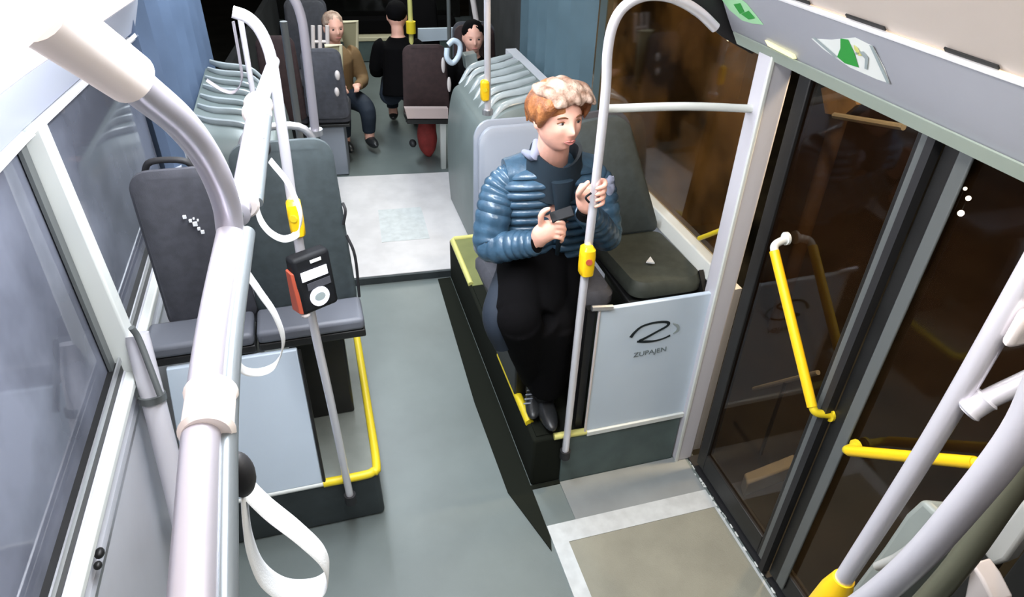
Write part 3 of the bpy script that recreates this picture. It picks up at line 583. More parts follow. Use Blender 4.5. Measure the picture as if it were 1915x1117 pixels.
collar(at(384, 772, 'z', 1.8)+Vector((0.004, 0, 0)), dr[2]-dr[1], 0.0275, 0.075, 'sleeve', t)
collar(at(441, 395, 'z', 1.8)+Vector((0, 0, 0)), dr[1]-dr[0], 0.0225, 0.03, 'steel_soft', t, 'end_collar')
# second rail running on to the rear
t = thing('ceiling_handrail', 'second thick overhead handrail running back from the foreground rail', 'handrail', (-0.14, 1.6, 1.8))
r2 = [at(455, 372, 'z', 1.8), at(468, 290, 'z', 1.8), at(482, 205, 'z', 1.8), at(512, 115, 'z', 1.8)]
b = B(); b.tube([r2[0], r2[1], r2[2]], 0.0215, 24, 4); b.build('rail_tube', 'steel_soft', t)
b = B(); b.tube([r2[2], r2[3]], [0.0185, 0.016], 20); b.build('rail_end', 'chrome', t)
b = B(); b.tube([p+Vector((0.022, 0, -0.01)) for p in r2[:3]], 0.010, 12, 4); b.build('under_profile', 'profile', t)
collar(r2[2], r2[2]-r2[1], 0.030, 0.07, 'white_plastic', t)
collar(r2[0], r2[1]-r2[0], 0.026, 0.05, 'white_plastic', t, 'end_collar')
b = B(); b.tube([r2[0]+Vector((0, 0, 0)), dr[0]], 0.012, 12); b.build('joint_pin', 'frame_grey', t)

# strap handles hanging from the rails
def strap(lab, knob, knob_r, pts, wd, y=None, t_=None, group='strap handles on the overhead rails'):
    tt = thing('strap_handle', lab, 'strap', pts[0], group)
    if knob is not None:
        bb = B(); k = Vector(knob); bb.ell(k, (knob_r*0.7, knob_r, knob_r*1.35), n=18, m=12); bb.build('knob', 'rubber', tt)
    bb = B(); bb.tube(pts, wd, 12, 8, flat=0.28, up=(0.15, 0.25, 1) if False else None); bb.build('loop', 'strap', tt)
    return tt
def ribbon3(pts, wd, th, m, name, par, wdir):
    """webbing: wide along wdir, thin across"""
    P = smooth_path(pts, 10); rings = []; wdir = Vector(wdir).normalized()
    for i, p in enumerate(P):
        tt = (P[min(i+1, len(P)-1)]-P[max(i-1, 0)]).normalized(); a = (wdir-tt*tt.dot(wdir)).normalized(); c = tt.cross(a)
        rings.append([p+a*wd*math.cos(q)+c*th*math.copysign(abs(math.sin(q))**0.5, math.sin(q)) for q in (2*PI*k/12 for k in range(12))])
    bb = B(); bb.loft(rings); return bb.build(name, m, par)
tt = thing('strap_handle', 'large pale strap loop with black knob in the bottom left foreground', 'strap', at(455, 880, 'y', 0.60), 'strap handles on the overhead rails')
b = B(); b.ell(at(448, 888, 'y', 0.60), (0.018, 0.020, 0.034), n=18, m=12); b.build('knob', 'rubber', tt)
Y0 = 0.62
b = B(); b.box(at(436, 850, 'y', 0.595)-Vector((0.002, 0.002, 0.012)), at(436, 850, 'y', 0.595)+Vector((0.002, 0.002, 0.012))); b.build('clip', 'alu', tt)
ribbon3([at(455, 905, 'y', Y0), at(500, 950, 'y', Y0+0.005), at(560, 998, 'y', Y0+0.01), at(604, 1042, 'y', Y0+0.012), at(612, 1080, 'y', Y0+0.012), at(585, 1103, 'y', Y0+0.005), at(535, 1104, 'y', Y0-0.005), at(492, 1075, 'y', Y0-0.012), at(468, 1020, 'y', Y0-0.018), at(459, 960, 'y', Y0-0.018), at(456, 905, 'y', Y0-0.015)], 0.019, 0.0016, 'strap', 'loop', tt, (0.12, 1.0, 0.0))
tt = thing('strap_handle', 'narrow white strap loop hanging beside the yellow stop button', 'strap', at(492, 272, 'y', 1.5), 'strap handles on the overhead rails')
b = B(); b.ell(at(494, 275, 'y', 1.45), (0.014, 0.016, 0.020), n=16, m=10); b.build('knob', 'rubber', tt)
ribbon3([at(496, 290, 'y', 1.45), at(484, 340, 'y', 1.44), at(482, 395, 'y', 1.43), at(500, 430, 'y', 1.42), at(530, 447, 'y', 1.43), at(556, 436, 'y', 1.46), at(562, 400, 'y', 1.47), at(540, 345, 'y', 1.47), at(505, 300, 'y', 1.46)], 0.0085, 0.0016, 'strap', 'loop', tt, (0.5, 1.0, 0.6))
tt = thing('strap_handle', 'long thin strap loop hanging in front of the blank left panel', 'strap', at(455, 500, 'y', 1.2), 'strap handles on the overhead rails')
ribbon3([at(452, 440, 'y', 1.10), at(458, 500, 'y', 1.12), at(485, 545, 'y', 1.13), at(515, 590, 'y', 1.14), at(530, 640, 'y', 1.15), at(515, 682, 'y', 1.15), at(480, 697, 'y', 1.14), at(446, 682, 'y', 1.12), at(436, 600, 'y', 1.11), at(445, 450, 'y', 1.10)], 0.0085, 0.0016, 'strap', 'loop', tt, (0.5, 1.0, 0.6))
tt = thing('strap_handle', 'small dark strap loop hanging before the blue bellows', 'strap', at(400, 80, 'y', 2.6), 'strap handles on the overhead rails')
ribbon3([at(436, 40, 'y', 2.6), at(448, 110, 'y', 2.6), at(452, 150, 'y', 2.6), at(438, 172, 'y', 2.6), at(415, 168, 'y', 2.6), at(386, 150, 'y', 2.6)], 0.008, 0.0025, 'steel_soft', 'loop', tt, (0.5, 1.0, 0.6))

# further poles at the back
def pole(lab, base, top, r=0.015, m='chrome', bend=None, name='grab_pole'):
    tt = thing(name, lab, 'pole', base); bb = B(); bb.tube([base]+(bend or [])+[top], r, 14, 5 if bend else 0); bb.build('pole_tube', m, tt)
    bb = B(); bb.cyl(Vector(base)-Vector((0, 0, 0.005)), Vector(base)+Vector((0, 0, 0.02)), r*1.7); bb.build('base_collar', 'alu', tt); return tt
pole('white pole rising from the seat back left of the joint, bent at its top', at(590, 250, 'y', 2.95), at(515, -40, 'y', 2.95), 0.019, 'steel_soft', [at(580, 160, 'y', 2.95), at(572, 90, 'y', 2.95), at(564, 35, 'y', 2.95), at(548, -5, 'y', 2.95)])
t = pole('slim pole with a yellow button box in front of the grey housing', at(912, 212, 'y', 3.2), at(911, -60, 'y', 3.2), 0.016, 'chrome')
stop_button(908, 168, 3.2, 'yellow button box on the slim pole before the grey housing', 0.10, 0.026, (-0.006, -0.01))
pole('thin green grey pole at the back beside the dark haired passenger', at(842, 140, 'y', 5.6), at(838, -30, 'y', 5.6), 0.016, 'frame_grey')
pole('white pole at the far right of the rear section', at(892, 45, 'y', 5.5), at(878, -40, 'y', 5.5), 0.022, 'white_plastic')
t = pole('yellow pole in the middle of the rear section', at(770, 92, 'y', 5.9), at(765, -30, 'y', 5.9), 0.020, 'yellow_pale')
b = B(); b.cyl(at(769, 62, 'y', 5.88), at(768, 40, 'y', 5.88), 0.040); b.build('grip_sleeve', 'yellow', t)
pole('dark slim pole left of the white pole near the joint', Vector((at(552, 235, 'y', 3.6).x, 3.6, 0.05)), at(530, 40, 'y', 3.6), 0.018, 'frame_grey')
t = pole('curved second pole beside the overhead rail at the top left', Vector((at(470, 260, 'y', 2.62).x, 2.62, 0.0)), at(447, 20, 'y', 2.62), 0.010, 'chrome')

# ------------------------------------------------------------------ rear section
BROWN, _ = seat('bus_seat', 'dark brown seat back over a pale base beside the rear aisle', rr(0.44, 0.10), PI-RA, wd=0.36, back_h=0.52, cush_z=0.52, m_back='seat_red', m_shell='seat_red', m_cush='seat_red', rake=0.0, base=False, handle=False, depth=0.34)
tt = BROWN
b = B(); b.slab([at(757, 203, 'y', 5.05), at(838, 203, 'y', 5.05), at(838, 222, 'y', 5.05), at(762, 222, 'y', 5.05)], (0, 0.05, 0)); b.build('back_skirt', 'seat_base', tt)
b = B(); b.slab([at(762, 224, 'y', 5.06), at(838, 224, 'y', 5.06), at(838, 232, 'y', 5.06), at(762, 232, 'y', 5.06)], (0, 0.20, 0)); b.build('lower_rail', 'frame_dark', tt)
b = B(); b.slab([at(823, 232, 'y', 5.1), at(834, 232, 'y', 5.1), at(834, 318, 'y', 5.2), at(826, 318, 'y', 5.2)], (0, 0.04, 0)); b.build('seat_leg', 'panel_edge', tt)
t = thing('red_bag', 'crumpled red bag standing on the floor under the brown seat', 'bag', at(803, 300, 'z', 0.0))
c = at(803, 296, 'z', 0.0); b = B(); b.ell(c+Vector((0, 0.05, 0.19)), (0.085, 0.07, 0.20), n=24, m=16, f=lambda v: v*(1+0.14*noise(v*14))); b.build('bag_body', 'red_bag', t, sub=1)
b = B(); b.tube([c+Vector((-0.05, 0.03, 0.34)), c+Vector((-0.02, 0.02, 0.42)), c+Vector((0.04, 0.02, 0.42)), c+Vector((0.06, 0.03, 0.33))], 0.010, 8, 5); b.build('bag_handle', 'red_plastic', t)
b = B(); c = at(772, 268, 'y', 5.3); b.ell(c, (0.03, 0.05, 0.03), n=14, m=8); tag(b.build('small_case', 'rubber'), 'small black thing on the floor beside the red bag', 'case')
GREYS, _ = seat('bus_seat', 'dark seat back with grey skirt at the left of the rear aisle', rr(-0.31, 0.05), PI-RA, wd=0.32, back_h=0.52, cush_z=0.52, m_back='seat', m_shell='seat', rake=0.0, handle=False, basecol='seat_shell')
seat('bus_seat', 'brownish seat back behind the white bent pole', rr(-0.62, 0.10), PI-RA, wd=0.30, back_h=0.62, cush_z=0.50, m_back='seat_red', m_shell='seat_red', rake=0.0, handle=False)
# further seats of the rear car seen as dark shapes
seat('bus_seat', 'black seat beside the yellow pole at the back', rr(0.48, 1.75), 0-RA, wd=0.42, back_h=0.62, cush_z=0.42, m_back='coat', m_shell='coat', m_cush='coat', handle=False)
seat('bus_seat', 'cushioned seat far back on the left of the rear aisle', rr(-0.55, 1.6), 0-RA, wd=0.42, back_h=0.62, cush_z=0.42, m_back='seat', m_shell='seat', handle=False)
# pale screens (partitions) on the left of the rear aisle
def screen(lab, pts, y, m_panel='olive_panel'):
    tt = thing('glass_screen' if False else 'partition', lab, 'partition', at(*pts[2], 'y', y))
    P = [at(px, py, 'y', y) for px, py in pts]; bb = B(); bb.slab(P, (0, 0.012, 0)); bb.build('board', m_panel, tt)
    bb = B(); bb.tube([P[0], P[1], P[2], P[3]], 0.014, 8); bb.build('frame_tube', 'cream', tt); return tt
screen('nearer cream framed partition beside the left rear seats', [(607, 86), (637, 84), (641, 196), (628, 200)], 5.35)
screen('farther cream framed partition on the left before the rear bench', [(632, 42), (668, 40), (668, 96), (650, 108)], 6.3)
for (px, py, s_) in ((631, 141, 0.028), (630, 172, 0.026)):
    b = B(); b.ell(at(px, py, 'y', 5.08), (s_*0.7, s_*0.7, s_*1.3), n=14, m=8); b.build('edge_grip', 'white_plastic', GREYS)
b = B()
for px in (585, 598, 612): b.tube([at(px, 48, 'y', 5.6), at(px+1, 108, 'y', 5.6)], 0.016, 8)
for py in (78, 96): b.tube([at(583, py, 'y', 5.6), at(614, py, 'y', 5.6)], 0.012, 8)
tag(b.build('luggage_rack', 'white_plastic'), 'white barred rack behind the left rear seat', 'rack')
# rear bench and window
t = thing('rear_bench', 'dark rear bench box with cream band below the back window', 'bench', rr(0, 3.5))
b = B(); b.slab([rr(-1.0, 3.3, 0), rr(1.0, 3.3, 0), rr(1.0, 3.6, 0), rr(-1.0, 3.6, 0)], (0, 0, 0.24)); b.build('bench_box', 'podium_teal', t, bevel=0.01)
b = B(); b.slab([rr(-1.0, 3.28, 0.24), rr(1.0, 3.28, 0.24), rr(1.0, 3.6, 0.24), rr(-1.0, 3.6, 0.24)], (0, 0, 0.05)); b.build('bench_band', 'cream', t, bevel=0.01)
b = B(); b.slab([rr(-1.0, 3.40, 0.30), rr(1.0, 3.40, 0.30), rr(1.0, 3.6, 0.30), rr(-1.0, 3.6, 0.30)], (0, 0, 0.16)); b.build('bench_back', 'coat', t, bevel=0.02)
b = B(); b.slab([rr(-1.08, 3.64, 0.42), rr(1.08, 3.64, 0.42), rr(1.08, 3.65, 0.42), rr(-1.08, 3.65, 0.42)], (0, 0, 0.8)); struct('window_4', b, 'glass_b')
b = B(); b.slab([at(782, 54, 'y', 6.6), at(860, 52, 'y', 6.6), at(862, 74, 'y', 6.6), at(782, 78, 'y', 6.6)], (0.0, 0.03, 0)); tag(b.build('rear_partition', 'panel'), 'pale partition board behind the brown seat and yellow pole', 'partition')

# ------------------------------------------------------------------ people
def tube_rings(b, pts, rad, n=18, sm=6, flat=1.0, up=None): return b.tube(pts, rad, n, sm, flat, up)
def head_mesh(bb, c, rot, s=1.0):
    def g(x, y, cx, cy, sx, sy): return math.exp(-((x-cx)/sx)**2-((y-cy)/sy)**2)
    def f(v):
        x, y, z = v; q = Vector(v)
        if z < 0: k = 1-0.20*min(1, (-z/0.118))**1.8; q.x *= k; q.y = y*(1-0.12*(-z/0.118)) if y > 0 else y*(1-0.02*(-z/0.118))
        if y < 0:
            ax = abs(x); w_ = min(1, -y/0.06)
            q.y -= w_*(0.022*g(ax, z, 0, -0.028, 0.012, 0.016)+0.011*g(ax, z, 0, -0.005, 0.009, 0.025))   # nose
            q.y -= w_*(0.006*g(ax, z, 0.0, -0.064, 0.022, 0.007)+0.005*g(ax, z, 0, -0.054, 0.016, 0.005))     # lips
            q.y += w_*0.012*g(ax, z, 0.032, 0.006, 0.015, 0.011)                                            # eye sockets
            q.y -= w_*0.006*g(ax, z, 0.030, 0.026, 0.024, 0.008)                                            # brow
            q.y -= w_*0.008*g(ax, z, 0.0, -0.098, 0.024, 0.016)                                             # chin
            q.y -= w_*0.006*g(ax, z, 0.045, -0.025, 0.018, 0.02)                                            # cheeks
        return q*s
    bb.ell(c, (0.078, 0.096, 0.118), rot, 56, 48, f)
    for sx in (-1, 1): bb.ell(Vector(c)+rot @ Vector((0.077*sx*s, 0.012*s, -0.008*s)), (0.010*s, 0.018*s, 0.030*s), rot, 14, 10)
def rotz(a): return Matrix.Rotation(a, 3, 'Z')
def finger(bb, base, segs, r): bb.tube([base]+segs, [r, r*0.98, r*0.92, r*0.75][:len(segs)+1], 10, 5); bb.ell(segs[-1], (r*0.78,)*3, n=10, m=8)

P = thing('person', 'person in a blue quilted jacket seated with a phone and holding the pole', 'person', (0.80, 2.1, 0.30))
HC = at(1043, 219, 'y', 2.0); HR = rotz(math.radians(11)) @ Matrix.Rotation(math.radians(-2), 3, 'X')
body = B()
head_mesh(body, HC, HR, 0.93)
neck0 = Vector((0.775, 2.115, 1.38))
body.tube([neck0, HC+Vector((0.005, 0.035, -0.10)), HC+Vector((0, 0.02, -0.05))], [0.062, 0.054, 0.054], 18, 4)
SHR = Vector((0.615, 2.14, 1.335)); SHL = Vector((0.945, 2.13, 1.325)); PEL = Vector((0.80, 2.22, 0.98))
body.tube([PEL, PEL+Vector((0, 0.0, 0.12)), (SHR+SHL)/2-Vector((0, 0, 0.12)), (SHR+SHL)/2, neck0], [0.12, 0.11, 0.115, 0.085, 0.055], 22, 5, flat=1.0)
body.tube([SHR, (SHR+SHL)/2, SHL], [0.040, 0.06, 0.040], 16, 3)
ELR = at(918, 458, 'y', 2.06); HNR = at(1018, 432, 'y', 1.905); WRR = at(1004, 455, 'y', 1.92)
ELL = Vector((0.985, 2.03, 1.10)); 
body.tube([SHR, ELR, WRR], [0.042, 0.034, 0.024], 16, 5)
PX = at(1107, 365, 'y', 1.80); WRL = PX+Vector((0.012, 0.055, -0.085))
body.tube([SHL, ELL, WRL], [0.042, 0.034, 0.024], 16, 5)
# legs
KR = at(972, 600, 'y', 1.86); KL = at(1040, 600, 'y', 1.92)
AR = Vector((0.755, 2.06, 0.37)); AL = Vector((0.765, 1.985, 0.37))
body.tube([PEL+Vector((-0.07, 0, -0.02)), KR, AR], [0.070, 0.048, 0.034], 16, 0)
body.tube([PEL+Vector((0.08, 0, -0.02)), KL, AL], [0.070, 0.048, 0.034], 16, 0)
# right hand (image left) round the phone: palm towards the body, thumb up
hd = Vector((0.62, -0.42, 0.62)).normalized()
def P2(px, py, y): return at(px, py, 'y', y)
body.tube([WRR, P2(1012, 440, 1.905), P2(1026, 430, 1.895), P2(1036, 424, 1.89)], [0.026, 0.036, 0.038, 0.028], 16, 4, flat=0.75)
finger(body, P2(1012, 420, 1.90), [P2(1012, 404, 1.89), P2(1018, 395, 1.885), P2(1026, 391, 1.88)], 0.0115)
for k, (dx, dy, ln) in enumerate(((0, 0, 1.0), (2, 10, 1.0), (1, 20, 0.95), (-3, 30, 0.8))):
    finger(body, P2(1030+dx, 414+dy, 1.885), [P2(1044+dx, 414+dy, 1.868), P2(1054+dx*ln, 418+dy, 1.872), P2(1052+dx, 423+dy, 1.885)], 0.0092-0.0004*k)
# left hand round the pole
body.tube([WRL, PX+Vector((-0.002, 0.040, -0.055)), PX+Vector((-0.006, 0.034, -0.012)), PX+Vector((-0.004, 0.034, 0.02))], [0.025, 0.032, 0.036, 0.026], 16, 4, flat=0.7)
for k in range(4):
    z = 0.030-0.021*k
    finger(body, PX+Vector((0.020, 0.036, z)), [PX+Vector((0.040, 0.008, z+0.012)), PX+Vector((0.030, -0.022, z+0.010)), PX+Vector((0.004, -0.026, z+0.004))], 0.0092-0.0004*k)
finger(body, PX+Vector((-0.024, 0.034, -0.02)), [PX+Vector((-0.042, 0.008, 0.006)), PX+Vector((-0.036, -0.008, 0.034)), PX+Vector((-0.024, -0.014, 0.052))], 0.0112)
body = body.build('body', 'skin', P, remesh=0.0045)
# face details
def fp(x, y, z): return HC+HR @ (Vector((x, y, z))*0.93)
for sx in (-1, 1):
    b = B(); b.ell(fp(0.031*sx, -0.0735, 0.004), (0.0125, 0.0095, 0.0068), HR, 14, 10); e = b.build('eye', 'eye', P)
    b = B(); b.ell(fp(0.031*sx+0.002, -0.0820, 0.004), (0.0052, 0.0028, 0.0052), HR, 12, 8); b.build('iris', 'iris', e)
    b = B(); b.tube([fp(0.014*sx, -0.092, 0.022), fp(0.030*sx, -0.091, 0.028), fp(0.048*sx, -0.078, 0.022)], [0.003, 0.0045, 0.0025], 8, 5, flat=0.6); b.build('eyebrow', 'brow', P)
    b = B(); b.tube([fp(0.017*sx, -0.082, 0.006), fp(0.031*sx, -0.0855, 0.012), fp(0.046*sx, -0.074, 0.005)], 0.0022, 8, 5); b.build('eyelid', 'brow', P)
b = B(); b.tube([fp(-0.024, -0.088, -0.060), fp(-0.008, -0.096, -0.056), fp(0, -0.096, -0.058), fp(0.008, -0.096, -0.056), fp(0.024, -0.086, -0.060)], [0.0012, 0.003, 0.0025, 0.003, 0.0012], 10, 5); b.tube([fp(-0.020, -0.090, -0.063), fp(0, -0.0955, -0.066), fp(0.020, -0.088, -0.063)], [0.0012, 0.0035, 0.0012], 10, 5); b.build('lips', 'lips', P)
# hair: fair swept top, ginger sides
def hairf(v):
    q = Vector(v); n_ = noise(Vector((v.x*22, v.y*10, v.z*30)))*0.010+noise(Vector((v.x*60, v.y*20, v.z*70)))*0.004
    q = q*(1+n_*6)
    return q
hb = B()
hb.ell(fp(-0.003, 0.020, 0.036), (0.089, 0.100, 0.085), HR, 40, 30, lambda v: hairf(v) if v.z > -0.01 else hairf(Vector((v.x*1.0, max(v.y, -0.02), v.z))))
hb.tube([fp(-0.030, -0.055, 0.090), fp(-0.070, -0.064, 0.064), fp(-0.082, -0.048, 0.034), fp(-0.082, -0.025, 0.0), fp(-0.080, -0.012, -0.022)], [0.020, 0.024, 0.020, 0.014, 0.006], 14, 6)
hb.tube([fp(0.040, -0.050, 0.105), fp(0.074, -0.042, 0.070), fp(0.084, -0.018, 0.025), fp(0.082, 0.0, -0.020)], [0.020, 0.020, 0.016, 0.009], 14, 6)
for sx in (-1, 1):
    for k in range(6):
        y0_ = -0.050+0.022*k; hb.tube([fp(0.050*sx, y0_, 0.098), fp(0.086*sx, y0_-0.004, 0.055), fp(0.088*sx, y0_+0.004, 0.022), fp(0.082*sx, y0_+0.010, -0.004-0.006*(k % 3)-0.010*(k > 3))], [0.012, 0.012, 0.009, 0.004], 10, 4)
hb.build('hair', 'hair', P, remesh=0.004)
hb = B()
for k in range(9):
    x = -0.070+0.0165*k; sw = 0.03*math.sin(k*1.3)
    hb.tube([fp(x*0.9, 0.060, 0.100), fp(x*0.95, 0.010, 0.120+0.006*math.sin(k*2.7)-abs(x)*0.35), fp(x+0.008, -0.045, 0.116+0.007*math.cos(k*2.3)-abs(x)*0.33), fp(x+0.016, -0.086-0.008*math.sin(k*2.1), 0.090-abs(x)*0.22), fp(x+0.024, -0.098-0.005*math.cos(k*1.7), 0.068+0.008*math.cos(k*2))], [0.012, 0.019, 0.019, 0.015, 0.007], 12, 5)
hb.build('fringe', 'hair_top', P, remesh=0.0045)
# quilted jacket: every baffle is a real roll
jb = B(); rings = []
ZB, ZT = 0.98, 1.385; NB = 11; NS = NB*8
for i in range(NS+1):
    f = i/NS; z = ZB+(ZT-ZB)*f; puff = 0.017*abs(math.sin(PI*NB*f))**0.6
    cx = 0.79-0.012*f; cy_ = 2.205-0.075*f; 
    rx = 0.160+0.045*math.sin(PI*min(1, f*1.1)*0.75); ry = 0.135-0.01*f
    if f > 0.80: k = (f-0.80)/0.20; rx *= (1-0.42*k**2.2); ry *= (1-0.40*k**1.6)
    ring = []
    for k in range(48):
        a = 2*PI*k/48; ca, sa = math.cos(a), math.sin(a)
        front = math.exp(-((a-1.5*PI)/0.10)**2)
        px_ = puff*(1-front*0.9)-0.012*front
        ring.append(Vector((cx+(rx+px_)*math.copysign(abs(ca)**0.85, ca), cy_+(ry+px_)*math.copysign(abs(sa)**0.9, sa), z-0.018*abs(ca)**2+0.010*(sa < 0)*abs(sa))))
    rings.append(ring)
jb.loft(rings)
jb.tube([SHR+Vector((0.0, 0, -0.004)), (SHR+SHL)/2+Vector((0, 0, 0.012)), SHL+Vector((0.0, 0, -0.004))], [0.062, 0.088, 0.062], 20, 5)
def sleeve(bb, pts, rad, nb, amp=0.011):
    Pp = smooth_path(pts, 16); n = len(Pp); rr2 = []
    for i in range(n):
        f = i/(n-1)*(len(rad)-1); k = min(int(f), len(rad)-2); rr2.append(rad[k]+(rad[k+1]-rad[k])*(f-k)+amp*abs(math.sin(PI*nb*i/(n-1)))**0.6)
    bb.tube(Pp, rr2, 20)
jb.build('jacket', 'jacket', P)
jb = B(); sleeve(jb, [SHR+Vector((0.045, 0.0, -0.005)), SHR+Vector((-0.012, -0.01, -0.05)), (SHR+ELR)/2+Vector((-0.012, 0.0, 0)), ELR+Vector((0, 0, 0.0)), (ELR*0.45+WRR*0.55)+Vector((0, 0, -0.005)), WRR], [0.056, 0.066, 0.062, 0.056, 0.047, 0.038], 17, 0.007); jb.build('sleeve', 'jacket', P)
jb = B(); sleeve(jb, [SHL+Vector((-0.045, 0.0, -0.005)), SHL+Vector((0.012, -0.01, -0.05)), (SHL+ELL)/2+Vector((0.01, 0, 0)), ELL, (ELL*0.45+WRL*0.55), WRL+Vector((0, 0.01, -0.01))], [0.056, 0.064, 0.058, 0.052, 0.044, 0.036], 17, 0.007); jb.build('sleeve', 'jacket', P)
b = B(); b.tube([WRL+Vector((0.004, 0.01, -0.02)), WRL+Vector((0.0, 0, 0.006))], [0.036, 0.032], 16); b.build('cuff', 'coat', P)
b = B(); cdir = (WRR-ELR).normalized(); b.tube([WRR-cdir*0.03, WRR+cdir*0.004], [0.040, 0.034], 16); b.build('cuff', 'coat', P)
# dark collar and open dark front
b = B(); rings = []
for z, rx, ry, cyy in ((1.315, 0.125, 0.110, 2.105), (1.36, 0.112, 0.104, 2.10), (1.41, 0.096, 0.092, 2.085), (1.455, 0.090, 0.086, 2.075), (1.452, 0.078, 0.074, 2.075), (1.40, 0.072, 0.066, 2.08)):
    rings.append([Vector((0.778+rx*math.cos(a), cyy+ry*math.sin(a), z-0.045*max(0, -math.sin(a))**2)) for a in (2*PI*k/32 for k in range(32))])
b.loft(rings, cap=False); b.build('collar', 'jacket_dark', P)
b = B(); b.tube([Vector((0.775, 1.985, 1.365)), Vector((0.782, 1.985, 1.25)), Vector((0.79, 2.015, 1.12)), Vector((0.80, 2.05, 1.02))], [0.040, 0.026, 0.012, 0.008], 16, 5, flat=0.45, up=(0, 1, 0)); b.build('inner_top', 'jacket_dark', P)
b = B(); b.tube([Vector((0.675, 2.12, 1.425)), Vector((0.69, 2.05, 1.44)), Vector((0.71, 2.09, 1.475))], [0.010, 0.020, 0.012], 12, 4); b.build('hood_edge', 'scarf', P)
# black long coat / skirt draped over lap and legs
cb = B()
for sd, K_, A_ in ((-1, KR, AR), (1, KL, AL)):
    H_ = PEL+Vector((0.075*sd, 0.02, -0.01))
    cb.tube([H_, H_*0.5+K_*0.5+Vector((0, 0, 0.012)), K_+Vector((0, 0.03, 0.0))], [0.105, 0.098, 0.086], 20, 4)
    cb.ell(K_+Vector((0, 0.012, 0.0)), (0.082, 0.080, 0.080), n=18, m=12)
    cb.tube([K_, K_*0.6+A_*0.4, K_*0.15+A_*0.85], [0.080, 0.076, 0.058], 20, 4)
cb.tube([PEL, (PEL+KR+KL)/3, (KR+KL)/2+Vector((0, 0.04, 0))], [0.13, 0.11, 0.085], 20, 4)
cb.tube([(KR+KL)/2+Vector((0.0, 0.03, -0.01)), Vector((0.765, 1.965, 0.62)), Vector((0.765, 1.975, 0.42))], [0.095, 0.095, 0.075], 22, 5)
cb.build('long_coat', 'coat', P, remesh=0.008)
b = B(); b.tube([PEL+Vector((-0.10, 0.05, -0.03)), PEL+Vector((-0.13, -0.08, -0.05)), KR+Vector((-0.055, 0.08, -0.02)), KR+Vector((-0.045, 0.05, -0.15))], [0.075, 0.080, 0.065, 0.035], 16, 6); b.build('trouser_leg', 'jeans', P)
def shoe(bb, a, d, m):
    d = Vector(d).normalized(); s_ = Vector((-d.y, d.x, 0)); R_ = Matrix((s_, d, Vector((0, 0, 1)))).transposed()
    bb.ell(a+d*0.055+Vector((0, 0, -0.035)), (0.040, 0.115, 0.036), R_, 20, 14, lambda v: Vector((v.x, v.y, max(v.z, -0.022)*(1.15-v.y*3.0))))
    bb.tube([a+Vector((0, 0, 0.03)), a+Vector((0, 0, -0.03))], [0.042, 0.044], 16)
b = B(); shoe(b, AR+Vector((-0.005, 0, -0.0)), (-0.35, -0.9, 0), 'shoe'); s1 = b.build('shoe', 'shoe', P)
b = B()
for k in range(4): p = AR+Vector((-0.028-0.010*k, -0.035-0.018*k, 0.005-0.007*k)); b.tube([p+Vector((-0.026, 0.008, 0)), p+Vector((0, -0.004, 0.008)), p+Vector((0.026, -0.004, 0))], 0.0035, 6, 3)
b.build('laces', 'seat_shell', s1)
b = B(); shoe(b, AL, (-0.1, -1, 0), 'shoe'); b.build('shoe', 'shoe', P)
# phone in the hand
t = thing('phone', 'black phone in the right hand of the seated person', 'phone', P2(1048, 405, 1.885))
a0 = P2(1030, 408, 1.885); a1 = P2(1072, 394, 1.87); dv_ = (a1-a0).normalized(); wv = Vector((0.2, 0.75, 0.55)); wv = (wv-dv_*dv_.dot(wv)).normalized(); nv = dv_.cross(wv)
b = B(); q = [a0-wv*0.020, a1-wv*0.020, a1+wv*0.020, a0+wv*0.020]; b.slab([p-nv*0.004 for p in q], nv*0.008); b.build('phone_case', 'black', t, bevel=0.003)
b = B(); q = [a0+dv_*0.006-wv*0.018, a1-dv_*0.006-wv*0.018, a1-dv_*0.006+wv*0.018, a0+dv_*0.006+wv*0.018]; b.slab([p+nv*0.0042 for p in q], nv*0.0006); b.build('phone_screen', 'black', t)
b = B(); b.tube([PX+Vector((-0.012, 0.0-0.02, 0.018)), PX+Vector((-0.030, -0.022, 0.005)), PX+Vector((-0.018, -0.025, -0.012))], 0.0035, 8, 5); tag(b.build('earphone_cable', 'black'), 'small black cable loop held against the pole by the left hand', 'cable')
# blurred fluffy grey pompom / glove tuft beyond the hand
b = B(); b.ell(at(1140, 345, 'y', 1.93), (0.018, 0.02, 0.032), n=16, m=10, f=lambda v: v*(1+0.5*noise(v*60))); tag(b.build('fur_tuft', 'scarf'), 'small grey fluffy tuft beside the hand on the pole', 'tuft')

